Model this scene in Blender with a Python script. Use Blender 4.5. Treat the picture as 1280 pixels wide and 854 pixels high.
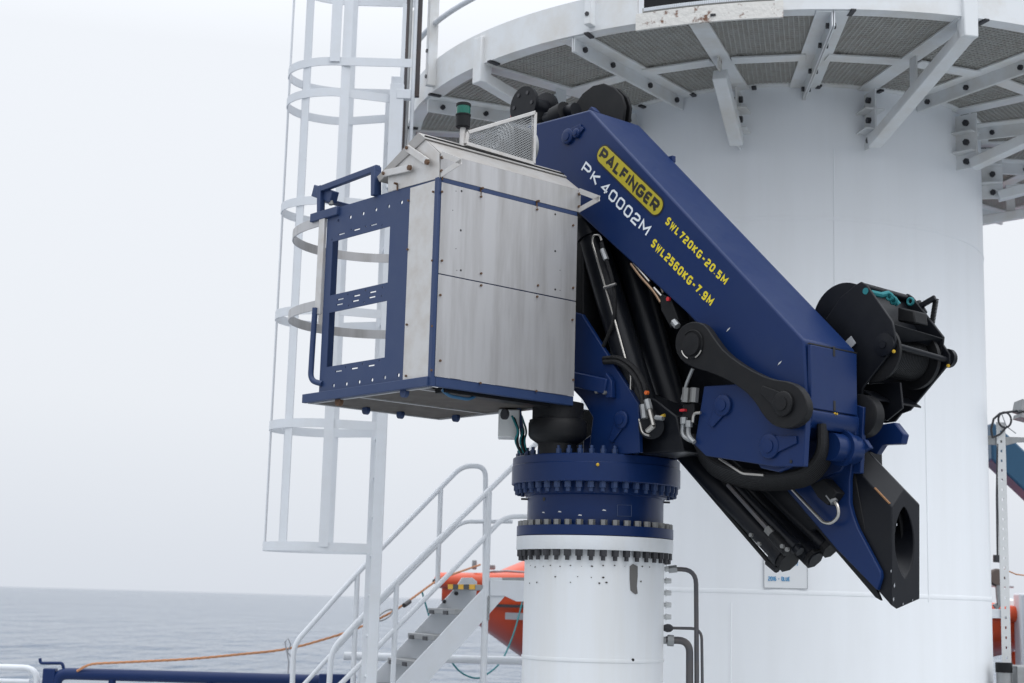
import bpy, bmesh, math, random
from mathutils import Vector as V, Matrix
random.seed(7)
R = math.radians
for o in list(bpy.data.objects): bpy.data.objects.remove(o)
SC = bpy.context.scene
COL = SC.collection

# ------------------------------------------------------------------ camera
FPX, ROLL, PITCH = 1920.0, R(1.6), R(9.57)
CAM = V((0, 0, 1.7))
Fw = V((0, math.cos(PITCH), math.sin(PITCH)))
Ux = V((0, -math.sin(PITCH), math.cos(PITCH)))
Rx = V((1, 0, 0))
RIGHT = math.cos(ROLL)*Rx + math.sin(ROLL)*Ux
UP = -math.sin(ROLL)*Rx + math.cos(ROLL)*Ux
cam = bpy.data.cameras.new('camera')
cam.sensor_width = 36.0
cam.lens = 36.0*FPX/1280.0
cam.clip_start = 0.1
cam.clip_end = 60000
cam.dof.use_dof = True
cam.dof.focus_distance = 8.6
cam.dof.aperture_fstop = 3.2
co = bpy.data.objects.new('camera', cam)
COL.objects.link(co)
m = Matrix((RIGHT, UP, -Fw)).transposed().to_4x4()
m.translation = CAM
co.matrix_world = m
SC.camera = co

# ------------------------------------------------------------------ sky: flat sea fog overcast
SUN_EL, SUN_AZ = R(52), R(38)      # azimuth from +Y towards +X
w = bpy.data.worlds.new('World'); SC.world = w; w.use_nodes = True
nt = w.node_tree; nt.nodes.clear()
out = nt.nodes.new('ShaderNodeOutputWorld')
bg = nt.nodes.new('ShaderNodeBackground'); bg.inputs[1].default_value = 1.0
sky = nt.nodes.new('ShaderNodeTexSky'); sky.sky_type = 'NISHITA'; sky.sun_disc = False
sky.sun_elevation = SUN_EL; sky.sun_rotation = SUN_AZ; sky.dust_density = 6
hs = nt.nodes.new('ShaderNodeHueSaturation'); hs.inputs['Saturation'].default_value = 0.25
hs.inputs['Value'].default_value = 0.1
nt.links.new(sky.outputs[0], hs.inputs['Color'])
tc = nt.nodes.new('ShaderNodeTexCoord')
sp = nt.nodes.new('ShaderNodeSeparateXYZ'); nt.links.new(tc.outputs['Generated'], sp.inputs[0])
rp = nt.nodes.new('ShaderNodeValToRGB')
cr = rp.color_ramp
cr.elements[0].position = 0.0; cr.elements[0].color = (.775, .82, .895, 1)
cr.elements[1].position = 1.0; cr.elements[1].color = (2.5, 2.6, 2.75, 1)
e = cr.elements.new(0.12); e.color = (.895, .93, .985, 1)
e = cr.elements.new(0.34); e.color = (.95, .985, 1.04, 1)
e = cr.elements.new(0.6); e.color = (1.7, 1.77, 1.88, 1)
nt.links.new(sp.outputs['Z'], rp.inputs[0])
mx = nt.nodes.new('ShaderNodeMixRGB'); mx.inputs[0].default_value = 0.10
nt.links.new(rp.outputs[0], mx.inputs[1]); nt.links.new(hs.outputs[0], mx.inputs[2])
nt.links.new(mx.outputs[0], bg.inputs[0]); nt.links.new(bg.outputs[0], out.inputs[0])

sl = bpy.data.lights.new('sun', 'SUN'); sl.energy = 0.5; sl.angle = R(40); sl.color = (.98, .99, 1.0)
so = bpy.data.objects.new('sun', sl); COL.objects.link(so)
sd = V((math.sin(SUN_AZ)*math.cos(SUN_EL), -abs(math.cos(SUN_AZ)*math.cos(SUN_EL)), math.sin(SUN_EL)))
so.rotation_euler = sd.to_track_quat('Z', 'Y').to_euler()
so.location = (0, 0, 30)
sky.sun_rotation = math.atan2(sd.x, sd.y)
SC.view_settings.view_transform = 'Standard'
SC.view_settings.look = 'None'
SC.view_settings.exposure = 0.0
SC.view_settings.gamma = 1.0

# ------------------------------------------------------------------ photo pixel -> place helpers
def ray(x, y): return Fw + RIGHT*((x-640)/FPX) + UP*((427-y)/FPX)
def hy(x, y, Y):
    d = ray(x, y); return CAM + d*(Y/d.y)
def hpl(x, y, P, n):
    d = ray(x, y); return CAM + d*((P-CAM).dot(n)/d.dot(n))
TH = R(41)
CU = V((math.sin(TH), -math.cos(TH), 0))      # crane heading, right and towards the camera
CV = V((math.cos(TH), math.sin(TH), 0))       # crane width, right and away
ZZ = V((0, 0, 1))
CO = hy(741.5, 780, 8.9); CO.z = 0            # slewing axis
def L(u, v, z): return CO + CU*u + CV*v + ZZ*z
def pv(x, y, v): return hpl(x, y, CO + CV*v, CV)      # pixel on the plane v = const
def pu(x, y, u): return hpl(x, y, CO + CU*u, CU)      # pixel on the plane u = const
def lu(P): return (P-CO).dot(CU)
def lv(P): return (P-CO).dot(CV)

# ------------------------------------------------------------------ materials
MATS = {}
def mat(name, col, rough=.5, metal=0.0, dirt=None, damt=.0, dscale=6.0, streak=False, bump=0.0, bscale=40.0, rvar=.0, spec=.5):
    m = bpy.data.materials.new(name); m.use_nodes = True
    nt = m.node_tree; b = nt.nodes['Principled BSDF']
    b.inputs['Base Color'].default_value = (*col, 1)
    b.inputs['Roughness'].default_value = rough
    b.inputs['Metallic'].default_value = metal
    b.inputs['Specular IOR Level'].default_value = spec
    tc = nt.nodes.new('ShaderNodeTexCoord')
    mp = nt.nodes.new('ShaderNodeMapping'); nt.links.new(tc.outputs['Object'], mp.inputs[0])
    if streak: mp.inputs['Scale'].default_value = (1, 1, .09)
    if dirt is not None:
        n = nt.nodes.new('ShaderNodeTexNoise'); n.inputs['Scale'].default_value = dscale
        n.inputs['Detail'].default_value = 9; n.inputs['Roughness'].default_value = .62
        nt.links.new(mp.outputs[0], n.inputs['Vector'])
        r = nt.nodes.new('ShaderNodeValToRGB')
        r.color_ramp.elements[0].position = .42; r.color_ramp.elements[0].color = (0, 0, 0, 1)
        r.color_ramp.elements[1].position = .78; r.color_ramp.elements[1].color = (damt, damt, damt, 1)
        nt.links.new(n.outputs[0], r.inputs[0])
        x = nt.nodes.new('ShaderNodeMixRGB'); x.inputs[1].default_value = (*col, 1); x.inputs[2].default_value = (*dirt, 1)
        nt.links.new(r.outputs[0], x.inputs[0]); nt.links.new(x.outputs[0], b.inputs['Base Color'])
    if rvar:
        n2 = nt.nodes.new('ShaderNodeTexNoise'); n2.inputs['Scale'].default_value = 9; n2.inputs['Detail'].default_value = 5
        nt.links.new(tc.outputs['Object'], n2.inputs['Vector'])
        mr = nt.nodes.new('ShaderNodeMapRange'); mr.inputs[3].default_value = rough-rvar; mr.inputs[4].default_value = rough+rvar
        nt.links.new(n2.outputs[0], mr.inputs[0]); nt.links.new(mr.outputs[0], b.inputs['Roughness'])
    if bump:
        n3 = nt.nodes.new('ShaderNodeTexNoise'); n3.inputs['Scale'].default_value = bscale; n3.inputs['Detail'].default_value = 3
        nt.links.new(tc.outputs['Object'], n3.inputs['Vector'])
        bp = nt.nodes.new('ShaderNodeBump'); bp.inputs['Strength'].default_value = bump; bp.inputs['Distance'].default_value = .02
        nt.links.new(n3.outputs[0], bp.inputs['Height']); nt.links.new(bp.outputs[0], b.inputs['Normal'])
    MATS[name] = m; return m
WHITE = mat('white_paint', (.83, .85, .875), .42, dirt=(.66, .66, .65), damt=.22, dscale=5, streak=True, bump=.05, bscale=3, rvar=.08)
WHITE2 = mat('white_paint_rail', (.66, .685, .72), .45, dirt=(.56, .56, .55), damt=.3, dscale=9)
PLATW = mat('white_paint_weathered', (.72, .735, .745), .5, dirt=(.50, .43, .33), damt=.5, dscale=3.5, bump=.05, bscale=8)
PEDW = mat('white_paint_pedestal', (.72, .74, .765), .4, dirt=(.60, .57, .50), damt=.35, dscale=6, streak=True, rvar=.08)
NAVY = mat('navy_paint', (.0048, .0205, .090), .34, dirt=(.010, .027, .09), damt=.6, dscale=4, bump=.03, bscale=5, rvar=.09, spec=.25)
NAVYM = mat('navy_paint_matt', (.016, .038, .112), .5, dirt=(.035, .058, .125), damt=.4, dscale=8, rvar=.08)
BLACK = mat('black_paint', (.0055, .0065, .0095), .38, dirt=(.018, .019, .022), damt=.25, dscale=9, bump=.04, bscale=12, rvar=.1, spec=.22)
BLACKM = mat('black_matt', (.008, .0085, .010), .52, dirt=(.026, .024, .022), damt=.3, dscale=12, rvar=.1, spec=.22)
RUBBER = mat('black_rubber', (.006, .006, .007), .65, bump=.2, bscale=90, spec=.3)
ALU = mat('aluminium_sheet', (.50, .495, .50), .46, .55, dirt=(.31, .295, .285), damt=.85, dscale=11, streak=True, bump=.02, bscale=4, rvar=.07)
ALUW = mat('aluminium_weathered', (.58, .57, .56), .5, .35, dirt=(.42, .36, .30), damt=.6, dscale=8, rvar=.08)
ALUD = mat('aluminium_dull', (.36, .35, .34), .55, .35, dirt=(.27, .23, .19), damt=.6, dscale=7, rvar=.08)
GALV = mat('galvanised_steel', (.33, .34, .345), .45, .6, dirt=(.22, .21, .2), damt=.5, dscale=20)
GRATE = mat('grating_steel', (.36, .36, .345), .6, .1, dirt=(.26, .24, .2), damt=.6, dscale=14)
STEEL = mat('bright_steel', (.46, .44, .41), .3, .9)
PIPEG = mat('grey_pipe', (.10, .10, .11), .42, .5, dirt=(.17, .13, .1), damt=.5, dscale=15)
BOLT = mat('dark_bolt', (.05, .05, .055), .45, .5)
BOLTG = mat('grey_bolt', (.22, .22, .215), .45, .6)
RUSTB = mat('rusty_bolt', (.11, .07, .045), .7, .3, dirt=(.25, .1, .04), damt=.7, dscale=60)
RUST = mat('rusted_cut_paint', (.70, .68, .64), .65, dirt=(.17, .075, .04), damt=1.0, dscale=11, bump=.3, bscale=30)
r_ = [n for n in RUST.node_tree.nodes if n.type == 'VALTORGB'][0].color_ramp
r_.elements[0].position = .55; r_.elements[1].position = .63
ORANGE = mat('orange_gelcoat', (.72, .085, .022), .3, dirt=(.60, .10, .04), damt=.5, dscale=3)
GREYB = mat('grey_band', (.33, .34, .36), .5)
YELLOW = mat('badge_yellow', (.40, .33, .015), .4)
YELLT = mat('yellow_paint', (.72, .58, .02), .45)
LETB = mat('black_print', (.006, .006, .006), .45)
LETW = mat('white_print', (.74, .78, .82), .45)
NOSE = mat('nosing_amber', (.72, .40, .02), .5)
BLUEP = mat('blue_print', (.10, .30, .52), .6)
BRASS = mat('brass', (.62, .40, .04), .35, .5)
TEAL = mat('teal_rope', (.01, .17, .19), .7)
ROPE = mat('orange_rope', (.52, .24, .12), .85, dirt=(.32, .2, .13), damt=.5, dscale=60)
GREEN = mat('green_lens', (.003, .12, .085), .15)
DAVIT = mat('davit_blue', (.012, .075, .15), .35)
FLOORB = mat('plywood_floor', (.06, .05, .042), .7, dirt=(.13, .115, .10), damt=.6, dscale=10)
PAPER = mat('laminated_paper', (.74, .755, .77), .3)
DECK = mat('deck_paint', (.40, .42, .43), .6, dirt=(.12, .12, .11), damt=.7, dscale=2)
CAPW = mat('painted_fitting', (.62, .63, .63), .4)
REDP = mat('red_cap', (.5, .02, .03), .4)
DARKP = mat('dark_brown_channel', (.06, .055, .06), .6, dirt=(.12, .06, .03), damt=.5, dscale=7)

# sea
ms = bpy.data.materials.new('sea_water'); ms.use_nodes = True
nt = ms.node_tree; b = nt.nodes['Principled BSDF']
b.inputs['Base Color'].default_value = (.042, .078, .13, 1); b.inputs['Roughness'].default_value = .1
b.inputs['IOR'].default_value = 1.33
tc = nt.nodes.new('ShaderNodeTexCoord')
hsum = None
for sc_, st in ((.02, .9), (.07, .85), (.25, .45)):
    mp = nt.nodes.new('ShaderNodeMapping'); mp.inputs['Scale'].default_value = (sc_*1.3, sc_*.45, sc_)
    mp.inputs['Rotation'].default_value = (0, 0, .25)
    nt.links.new(tc.outputs['Object'], mp.inputs[0])
    n = nt.nodes.new('ShaderNodeTexNoise'); n.inputs['Scale'].default_value = 1; n.inputs['Detail'].default_value = 4
    nt.links.new(mp.outputs[0], n.inputs['Vector'])
    mu = nt.nodes.new('ShaderNodeMath'); mu.operation = 'MULTIPLY'; mu.inputs[1].default_value = st
    nt.links.new(n.outputs[0], mu.inputs[0])
    if hsum is None: hsum = mu
    else:
        ad = nt.nodes.new('ShaderNodeMath'); nt.links.new(hsum.outputs[0], ad.inputs[0]); nt.links.new(mu.outputs[0], ad.inputs[1]); hsum = ad
bp = nt.nodes.new('ShaderNodeBump'); bp.inputs['Strength'].default_value = 1.0; bp.inputs['Distance'].default_value = 7.0
nt.links.new(hsum.outputs[0], bp.inputs['Height']); nt.links.new(bp.outputs[0], b.inputs['Normal'])
SEA = ms

# ------------------------------------------------------------------ mesh helpers
ORG = {}
def fillet(pts, r, n=6):
    pts = [V(p) for p in pts]
    if r <= 0: return pts
    o = [pts[0]]
    for i in range(1, len(pts)-1):
        a, b_, c = pts[i-1], pts[i], pts[i+1]
        d1 = (a-b_); d2 = (c-b_)
        k = min(r, d1.length*.49, d2.length*.49)
        p1 = b_ + d1.normalized()*k; p2 = b_ + d2.normalized()*k
        for j in range(n+1):
            t = j/n
            o.append(p1*(1-t)**2 + b_*2*t*(1-t) + p2*t*t)
    o.append(pts[-1]); return o

class MB:
    def __init__(s): s.v = []; s.f = []
    def add(s, vs, fs):
        k = len(s.v); s.v += [V(p) for p in vs]; s.f += [tuple(i+k for i in f) for f in fs]; return s
    def prism(s, poly, ext):
        n = len(poly); poly = [V(p) for p in poly]; ext = V(ext)
        vs = poly + [p+ext for p in poly]
        fs = [tuple(range(n-1, -1, -1)), tuple(range(n, 2*n))]
        fs += [(i, (i+1) % n, n+(i+1) % n, n+i) for i in range(n)]
        return s.add(vs, fs)
    def box(s, c, ax, ay, az):          # centre and three full-edge vectors
        c = V(c); ax = V(ax)/2; ay = V(ay)/2; az = V(az)/2
        return s.prism([c-ax-ay-az, c+ax-ay-az, c+ax+ay-az, c-ax+ay-az], az*2)
    def bar(s, a, b_, wdt, hgt, up=ZZ):   # rectangular bar
        a = V(a); b_ = V(b_); d = (b_-a).normalized(); x = d.cross(V(up)).normalized(); y = x.cross(d)
        x *= wdt/2; y *= hgt/2
        return s.prism([a-x-y, a+x-y, a+x+y, a-x+y], b_-a)
    def tube(s, pts, r, n=10, fil=0, cap=True):
        pts = fillet(pts, fil); rr = r if isinstance(r, (list, tuple)) else [r]*len(pts)
        t0 = (pts[1]-pts[0]).normalized()
        x = t0.orthogonal().normalized(); k = len(s.v); m_ = len(pts)
        for i, p in enumerate(pts):
            t = (pts[min(i+1, m_-1)]-pts[max(i-1, 0)]).normalized()
            x = (x - t*x.dot(t)).normalized(); y = t.cross(x)
            for j in range(n):
                a = 2*math.pi*j/n
                s.v.append(p + (x*math.cos(a)+y*math.sin(a))*rr[i])
        for i in range(m_-1):
            for j in range(n):
                s.f.append((k+i*n+j, k+i*n+(j+1) % n, k+(i+1)*n+(j+1) % n, k+(i+1)*n+j))
        if cap:
            s.f.append(tuple(k+j for j in range(n-1, -1, -1))); s.f.append(tuple(k+(m_-1)*n+j for j in range(n)))
        return s
    def cyl(s, a, b_, r, n=20): return s.tube([a, b_], r, n)
    def lathe(s, c, ax, prof, n=40, full=True):     # prof: (radius, height) along axis
        c = V(c); ax = V(ax).normalized(); x = ax.orthogonal().normalized(); y = ax.cross(x)
        k = len(s.v); m_ = len(prof)
        for (r, h) in prof:
            for j in range(n):
                a = 2*math.pi*j/n
                s.v.append(c + ax*h + (x*math.cos(a)+y*math.sin(a))*max(r, 1e-4))
        for i in range(m_-1):
            for j in range(n):
                s.f.append((k+i*n+j, k+i*n+(j+1) % n, k+(i+1)*n+(j+1) % n, k+(i+1)*n+j))
        s.f.append(tuple(k+j for j in range(n-1, -1, -1))); s.f.append(tuple(k+(m_-1)*n+j for j in range(n)))
        return s
    def strip(s, pts, wdt, thk, wdir=ZZ):   # flat bar following a path; wide along wdir
        pts = [V(p) for p in pts]; m_ = len(pts); k = len(s.v); wd = V(wdir).normalized()
        for i, p in enumerate(pts):
            t = (pts[min(i+1, m_-1)]-pts[max(i-1, 0)]).normalized()
            nn = t.cross(wd).normalized()
            for a, b_ in ((-1, -1), (1, -1), (1, 1), (-1, 1)):
                s.v.append(p + nn*a*thk/2 + wd*b_*wdt/2)
        for i in range(m_-1):
            for j in range(4): s.f.append((k+i*4+j, k+i*4+(j+1) % 4, k+(i+1)*4+(j+1) % 4, k+(i+1)*4+j))
        s.f.append((k+3, k+2, k+1, k)); e = k+(m_-1)*4; s.f.append((e, e+1, e+2, e+3)); return s
    def mesh(s, name, org=V((0, 0, 0)), smooth=True):
        me = bpy.data.meshes.new(name)
        me.from_pydata([tuple(p-org) for p in s.v], [], s.f)
        bm = bmesh.new(); bm.from_mesh(me); bmesh.ops.recalc_face_normals(bm, faces=bm.faces); bm.to_mesh(me); bm.free()
        if smooth:
            me.shade_smooth(); me.set_sharp_from_angle(angle=R(38))
        return me
    def build(s, name, material, parent, bevel=0.0, seg=2, smooth=True, kind=None):
        org = origin(parent)
        me = s.mesh(name, org, smooth); me.materials.append(material)
        o = bpy.data.objects.new(name, me); COL.objects.link(o)
        if parent is not None: o.parent = parent
        if bevel:
            bv = o.modifiers.new('edge', 'BEVEL'); bv.width = bevel; bv.segments = seg; bv.limit_method = 'ANGLE'; bv.angle_limit = R(38)
            bv.harden_normals = False
        if kind: o['kind'] = kind
        return o
def origin(o):
    if o is None: return V((0, 0, 0))
    while o.parent is not None: o = o.parent
    return ORG.get(o.name, V((0, 0, 0)))
def thing(name, label, cat, loc, group=None):
    o = bpy.data.objects.new(name, None); COL.objects.link(o); o.location = loc; o.empty_display_size = .1
    ORG[o.name] = V(loc); o['label'] = label; o['category'] = cat
    if group: o['group'] = group
    return o
def tag(o, label, cat, group=None):
    o['label'] = label; o['category'] = cat
    if group: o['group'] = group
    return o
def structure(name, mb, material):
    o = mb.build(name, material, None, smooth=False); o['kind'] = 'structure'; return o
def cut(obj, cutter_mb):                   # real openings
    c = cutter_mb.build('cutter', BLACK, obj.parent, smooth=False)
    bo = obj.modifiers.new('cut', 'BOOLEAN'); bo.operation = 'DIFFERENCE'; bo.object = c; bo.solver = 'EXACT'
    bpy.context.view_layer.update()
    dg = bpy.context.evaluated_depsgraph_get()
    me = bpy.data.meshes.new_from_object(obj.evaluated_get(dg))
    obj.modifiers.clear()
    old = obj.data; obj.data = me; bpy.data.meshes.remove(old)
    bpy.data.objects.remove(c)
SHARED = {}
def piece(name, key, mesh_fn, material, parent, pos, axis=ZZ, spin=0.0):
    if key not in SHARED:
        me = mesh_fn().mesh(name); me.materials.append(material); SHARED[key] = me
    o = bpy.data.objects.new(name, SHARED[key]); COL.objects.link(o); o.parent = parent
    o.location = V(pos) - origin(parent)
    q = V(axis).to_track_quat('Z', 'Y').to_euler(); o.rotation_euler = q
    return o
def hexbolt(r, h): return lambda: MB().tube([(0, 0, 0), (0, 0, h)], r, 6)
def stud(r, h): return lambda: MB().tube([(0, 0, 0), (0, 0, h*.6), (0, 0, h*.62), (0, 0, h)], [r, r, r*.6, r*.6], 6)
def circ(c, ax, r, n=24):
    ax = V(ax).normalized(); x = ax.orthogonal().normalized(); y = ax.cross(x)
    return [V(c)+(x*math.cos(2*math.pi*i/n)+y*math.sin(2*math.pi*i/n))*r for i in range(n)]

# ------------------------------------------------------------------ sea and deck
s = MB(); s.add([(-30000, -2000, -7), (30000, -2000, -7), (30000, 45000, -7), (-30000, 45000, -7)], [(0, 1, 2, 3)])
structure('sea', s, SEA)
s = MB(); s.prism([(-9, -9, -.25), (11, -9, -.25), (11, 14.0, -.25), (-9, 14.0, -.25)], (0, 0, .25))
structure('deck', s, DECK)
s = MB(); s.prism([(-9, -9, -8.5), (11, -9, -8.5), (11, 13.9, -8.5), (-9, 13.9, -8.5)], (0, 0, 8.24))
structure('hull', s, NAVYM)

# ------------------------------------------------------------------ white tower with ring platform
TR, TO = 1.60, 3.085
TC = V((2.173, 12.3, 0))
tdc = V((-TC.x, -TC.y, 0)).normalized(); tdr = V((-tdc.y, tdc.x, 0))
def tp(r, a, z): return TC + (tdc*math.cos(R(a)) + tdr*math.sin(R(a)))*r + ZZ*z
def tdir(a): return tdc*math.cos(R(a)) + tdr*math.sin(R(a))
def ttan(a): return -tdc*math.sin(R(a)) + tdr*math.cos(R(a))
d_ = ray(1000, 105); HZB = 1.7 + d_.z/math.hypot(d_.x, d_.y)*(math.hypot(TC.x, TC.y)-TR)
d_ = ray(1040, 13);  HZR = 1.7 + d_.z/math.hypot(d_.x, d_.y)*(math.hypot(TC.x, TC.y)-TO)
ZB = (HZB+HZR)/2
print('platform', HZB, HZR)
tw = thing('steel_tower', 'huge round white steel tower carrying a ring walkway with grating and braces', 'tower', TC)
MB().lathe(TC, ZZ, [(TR, 0), (TR, 1.2), (TR, 3.0), (TR, 4.4), (TR, ZB+2.6)], 160).build('shell', WHITE, tw)
for py in (272, 741, 420):
    P = hpl(1000, py, TC + tdc*TR, tdc); zs = P.z
    if py == 420: continue
    prof = [(TR-.01, zs-.018), (TR+.002, zs-.014), (TR+.0045, zs), (TR+.002, zs+.014), (TR-.01, zs+.018)]
    MB().lathe(TC, ZZ, prof, 160).build('weld_bead', WHITE, tw)
# vertical plate seams
for a, z0, z1 in ((40, 1.75, 3.95), (-12, 0, 1.75), (14, 3.95, 5.0)):
    MB().tube([tp(TR, a, z0+.02), tp(TR, a, z1-.02)], .006, 6).build('weld_bead', WHITE, tw)
# rim ring
RT = ZB+.24
def ringband(r0, r1, z0, z1, n=150, a0=0, a1=360):
    mb = MB(); k = n+1
    for i in range(k):
        a = a0+(a1-a0)*i/n
        for r_, z_ in ((r0, z0), (r1, z0), (r1, z1), (r0, z1)): mb.v.append(tp(r_, a, z_))
    for i in range(n):
        for j in range(4): mb.f.append((i*4+j, i*4+(j+1) % 4, (i+1)*4+(j+1) % 4, (i+1)*4+j))
    if abs(a1-a0) < 359.9:
        mb.f.append((0, 1, 2, 3)); mb.f.append(tuple(n*4+j for j in (3, 2, 1, 0)))
    return mb
GAP0, GAP1 = -17.2, 0.3       # the boarding gate in the rim
ringband(TO-.018, TO, ZB, RT, 150, GAP1, GAP0+360).build('rim_plate', PLATW, tw, smooth=True)
ringband(TO-.11, TO-.019, ZB, ZB+.012, 150).build('rim_flange', PLATW, tw)
ringband(TR+.003, TR+.06, ZB-.0, ZB+.012, 120).build('inner_flange', PLATW, tw)
NB = 11; STEP = 360/NB; A0 = -10.0
ZG = ZB+.004
RM = TR + (TO-TR)*.44
angs = []
for k in range(NB*2):
    a = A0 + k*STEP/2
    a = (a+180) % 360-180
    angs.append((a, k % 2 == 0))
vis = lambda a: -140 < a < 140
for a, braced in angs:
    dr, dt = tdir(a), ttan(a)
    if braced:
        mb = MB()
        mb.bar(tp(TR+.005, a, ZB-.005), tp(TO-.02, a, ZB-.005), .13, .014, ZZ)
        mb.bar(tp(TR+.005, a, ZB+.028), tp(TO-.02, a, ZB+.028), .012, .05, ZZ)
        rb = mb.build('radial_beam', PLATW, tw, .002)
    else:
        mb = MB()
        for s_ in (-1, 1):
            mb.bar(tp(TR+.005, a, ZB-.005)+dt*s_*.058, tp(TO-.02, a, ZB-.005)+dt*s_*.058, .1, .012, ZZ)
            mb.bar(tp(TR+.005, a, ZB-.03)+dt*s_*.007, tp(TO-.02, a, ZB-.03)+dt*s_*.007, .009, .15, ZZ)
        rb = mb.build('radial_beam', PLATW, tw, .002)
        if vis(a):
            for rr in (1.72, 2.1, 2.6, 2.95):
                for s_ in (-1, 1):
                    piece('bolt', 'plbolt', hexbolt(.02, .02), BOLT, rb, tp(rr, a, ZB-.06)+dt*s_*.012, dt*s_)
    # gratings to the next radial
    if vis(a) or vis(a+STEP/2):
        a1 = a+STEP/2
        for (r0, r1) in ((TR+.02, RM-.012), (RM+.012, TO-.022)):
            gap = .016
            c0 = [tp(r0, a, ZG)+ttan(a)*gap, tp(r1, a, ZG)+ttan(a)*gap, tp(r1, a1, ZG)-ttan(a1)*gap, tp(r0, a1, ZG)-ttan(a1)*gap]
            am = (a+a1)/2; ex, ey = ttan(am), tdir(am)
            q = [((p-TC).dot(ex), (p-TC).dot(ey)) for p in c0]
            mb = MB()
            def clipline(axis, val):
                xs = []
                for i in range(4):
                    p, p2 = q[i], q[(i+1) % 4]
                    if (p[axis]-val)*(p2[axis]-val) < 0:
                        t = (val-p[axis])/(p2[axis]-p[axis]); xs.append(p[1-axis]+(p2[1-axis]-p[1-axis])*t)
                return sorted(xs)
            for axis, pitch, hgt, wd in ((0, .033, .046, .0075), (1, .035, .05, .0085)):
                lo = min(p[axis] for p in q); hi = max(p[axis] for p in q); x = lo+.01
                while x < hi:
                    xs = clipline(axis, x)
                    if len(xs) >= 2 and xs[-1]-xs[0] > .02:
                        if axis == 0: A, B = TC+ex*x+ey*xs[0], TC+ex*x+ey*xs[-1]
                        else: A, B = TC+ey*x+ex*xs[0], TC+ey*x+ex*xs[-1]
                        mb.bar(A+ZZ*(ZG+.004+hgt/2-.0006*axis), B+ZZ*(ZG+.004+hgt/2-.0006*axis), wd, hgt)
                    x += pitch
            for i in range(4): mb.bar(c0[i]+ZZ*.02, c0[(i+1) % 4]+ZZ*.02, .006, .032)
            g = mb.build('grating_panel', GRATE, tw, smooth=False)
            if vis(am):
                for i, t in ((1, .12), (3, .8)):
                    P = c0[i]+(c0[(i+1) % 4]-c0[i])*t
                    MB().bar(P-ey*.05-ZZ*.012, P+ey*.05-ZZ*.012, .035, .014).build('clip', BOLT, g, .003)
        # mid ring beam, straight between radials
        mb = MB()
        P0, P1 = tp(RM, a, ZB-.004)+ttan(a)*.07, tp(RM, a1, ZB-.004)-ttan(a1)*.07
        mb.bar(P0-ZZ*.012, P1-ZZ*.012, .12, .012); mb.bar(P0+ZZ*.022, P1+ZZ*.022, .012, .05)
        mb.build('ring_beam', PLATW, tw, .002)
    if braced and vis(a):
        cut_one = abs(a-A0) < 1
        gz = ZB-.46
        mb = MB()
        mb.bar(tp(TR-.01, a, (ZB+gz)/2-.02), tp(TR+.17, a, (ZB+gz)/2-.02), .014, ZB-gz-.04, ZZ)
        for zz in (gz+.12, gz+.27): mb.bar(tp(TR-.01, a, zz), tp(TR+.16, a, zz), .15, .012, ZZ)
        gp = mb.build('gusset', PLATW, tw, .002)
        for zz in (gz+.05, gz+.2, gz+.35):
            for s_ in (-1, 1):
                piece('bolt', 'gbolt', hexbolt(.024, .026), BOLT, gp, tp(TR+.09, a, zz)+dt*s_*.007, dt*s_)
        tube = .1
        foot = tp(TR+.13, a, gz+.02)
        if not cut_one:
            mb = MB()
            mb.bar(tp(TO-.02, a, ZB-.14), tp(TO-.02, a, ZB+.2), tube, tube, dt)
            mb.bar(foot, tp(TO-.03, a, ZB-.1), tube, tube*.8, ZZ)
            br = mb.build('brace', PLATW, tw, .008)
            t = .46; Pm = foot.lerp(tp(TO-.03, a, ZB-.1), t)
            MB().bar(Pm+ZZ*.03, V((Pm.x, Pm.y, ZB-.012)), tube*.9, .012, dt).build('hanger', PLATW, tw)
        else:
            top = tp(TR+.72, a, ZB-.13)
            MB().bar(foot, top, tube, tube*.9, ZZ).build('brace', PLATW, tw, .008)
            MB().bar(top+ZZ*.02, V((top.x, top.y, ZB-.012)), .1, .012, dt).build('hanger', RUST, tw)
# gate: black plate, grating edge and rusty cut rim
ringband(TO-.05, TO-.03, ZB+.105, RT+.09, 24, GAP0+.6, GAP1-.6).build('gate_plate', BLACKM, tw)
ringband(TO-.03, TO-.004, ZB+.07, ZB+.1, 24, GAP0+.6, GAP1-.8).build('gate_sill', GRATE, tw)
mb = MB()
for i in range(60):
    a = GAP0+.9+(GAP1-GAP0-2)*i/59
    mb.bar(tp(TO-.001, a, ZB+.075), tp(TO-.001, a, ZB+.097), .012, .006, tdir(a))
mb.build('sill_teeth', WHITE2, tw, kind='stuff')
ringband(TO-.016, TO+.005, ZB-.05, ZB+.062, 24, GAP0-.2, GAP1+.2).build('cut_rim', RUST, tw)
# platform rails
for a in (-55.5, -88, -23.4, 62):
    P = tp(TO+.03, a, 0)
    MB().bar(P+ZZ*(ZB+.03), P+ZZ*(ZB+1.3), .075, .05, ttan(a)).build('rail_post', PLATW, tw, .004)
    if vis(a):
        for zz in (ZB+.1, ZB+.3):
            piece('bolt', 'pbolt', hexbolt(.016, .02), BOLT, tw, P+ZZ*zz+tdir(a)*.025, tdir(a))
for zz in (ZB+.52, ZB+.86, ZB+1.25):
    mb = MB(); mb.tube([tp(TO+.02, a, zz) for a in range(-62, -22, 3)], .021, 10); mb.build('rail_pipe', WHITE2, tw)
    mb = MB(); mb.tube([tp(TO+.02, a, zz) for a in range(30, 80, 4)], .021, 10); mb.build('rail_pipe', WHITE2, tw)

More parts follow.
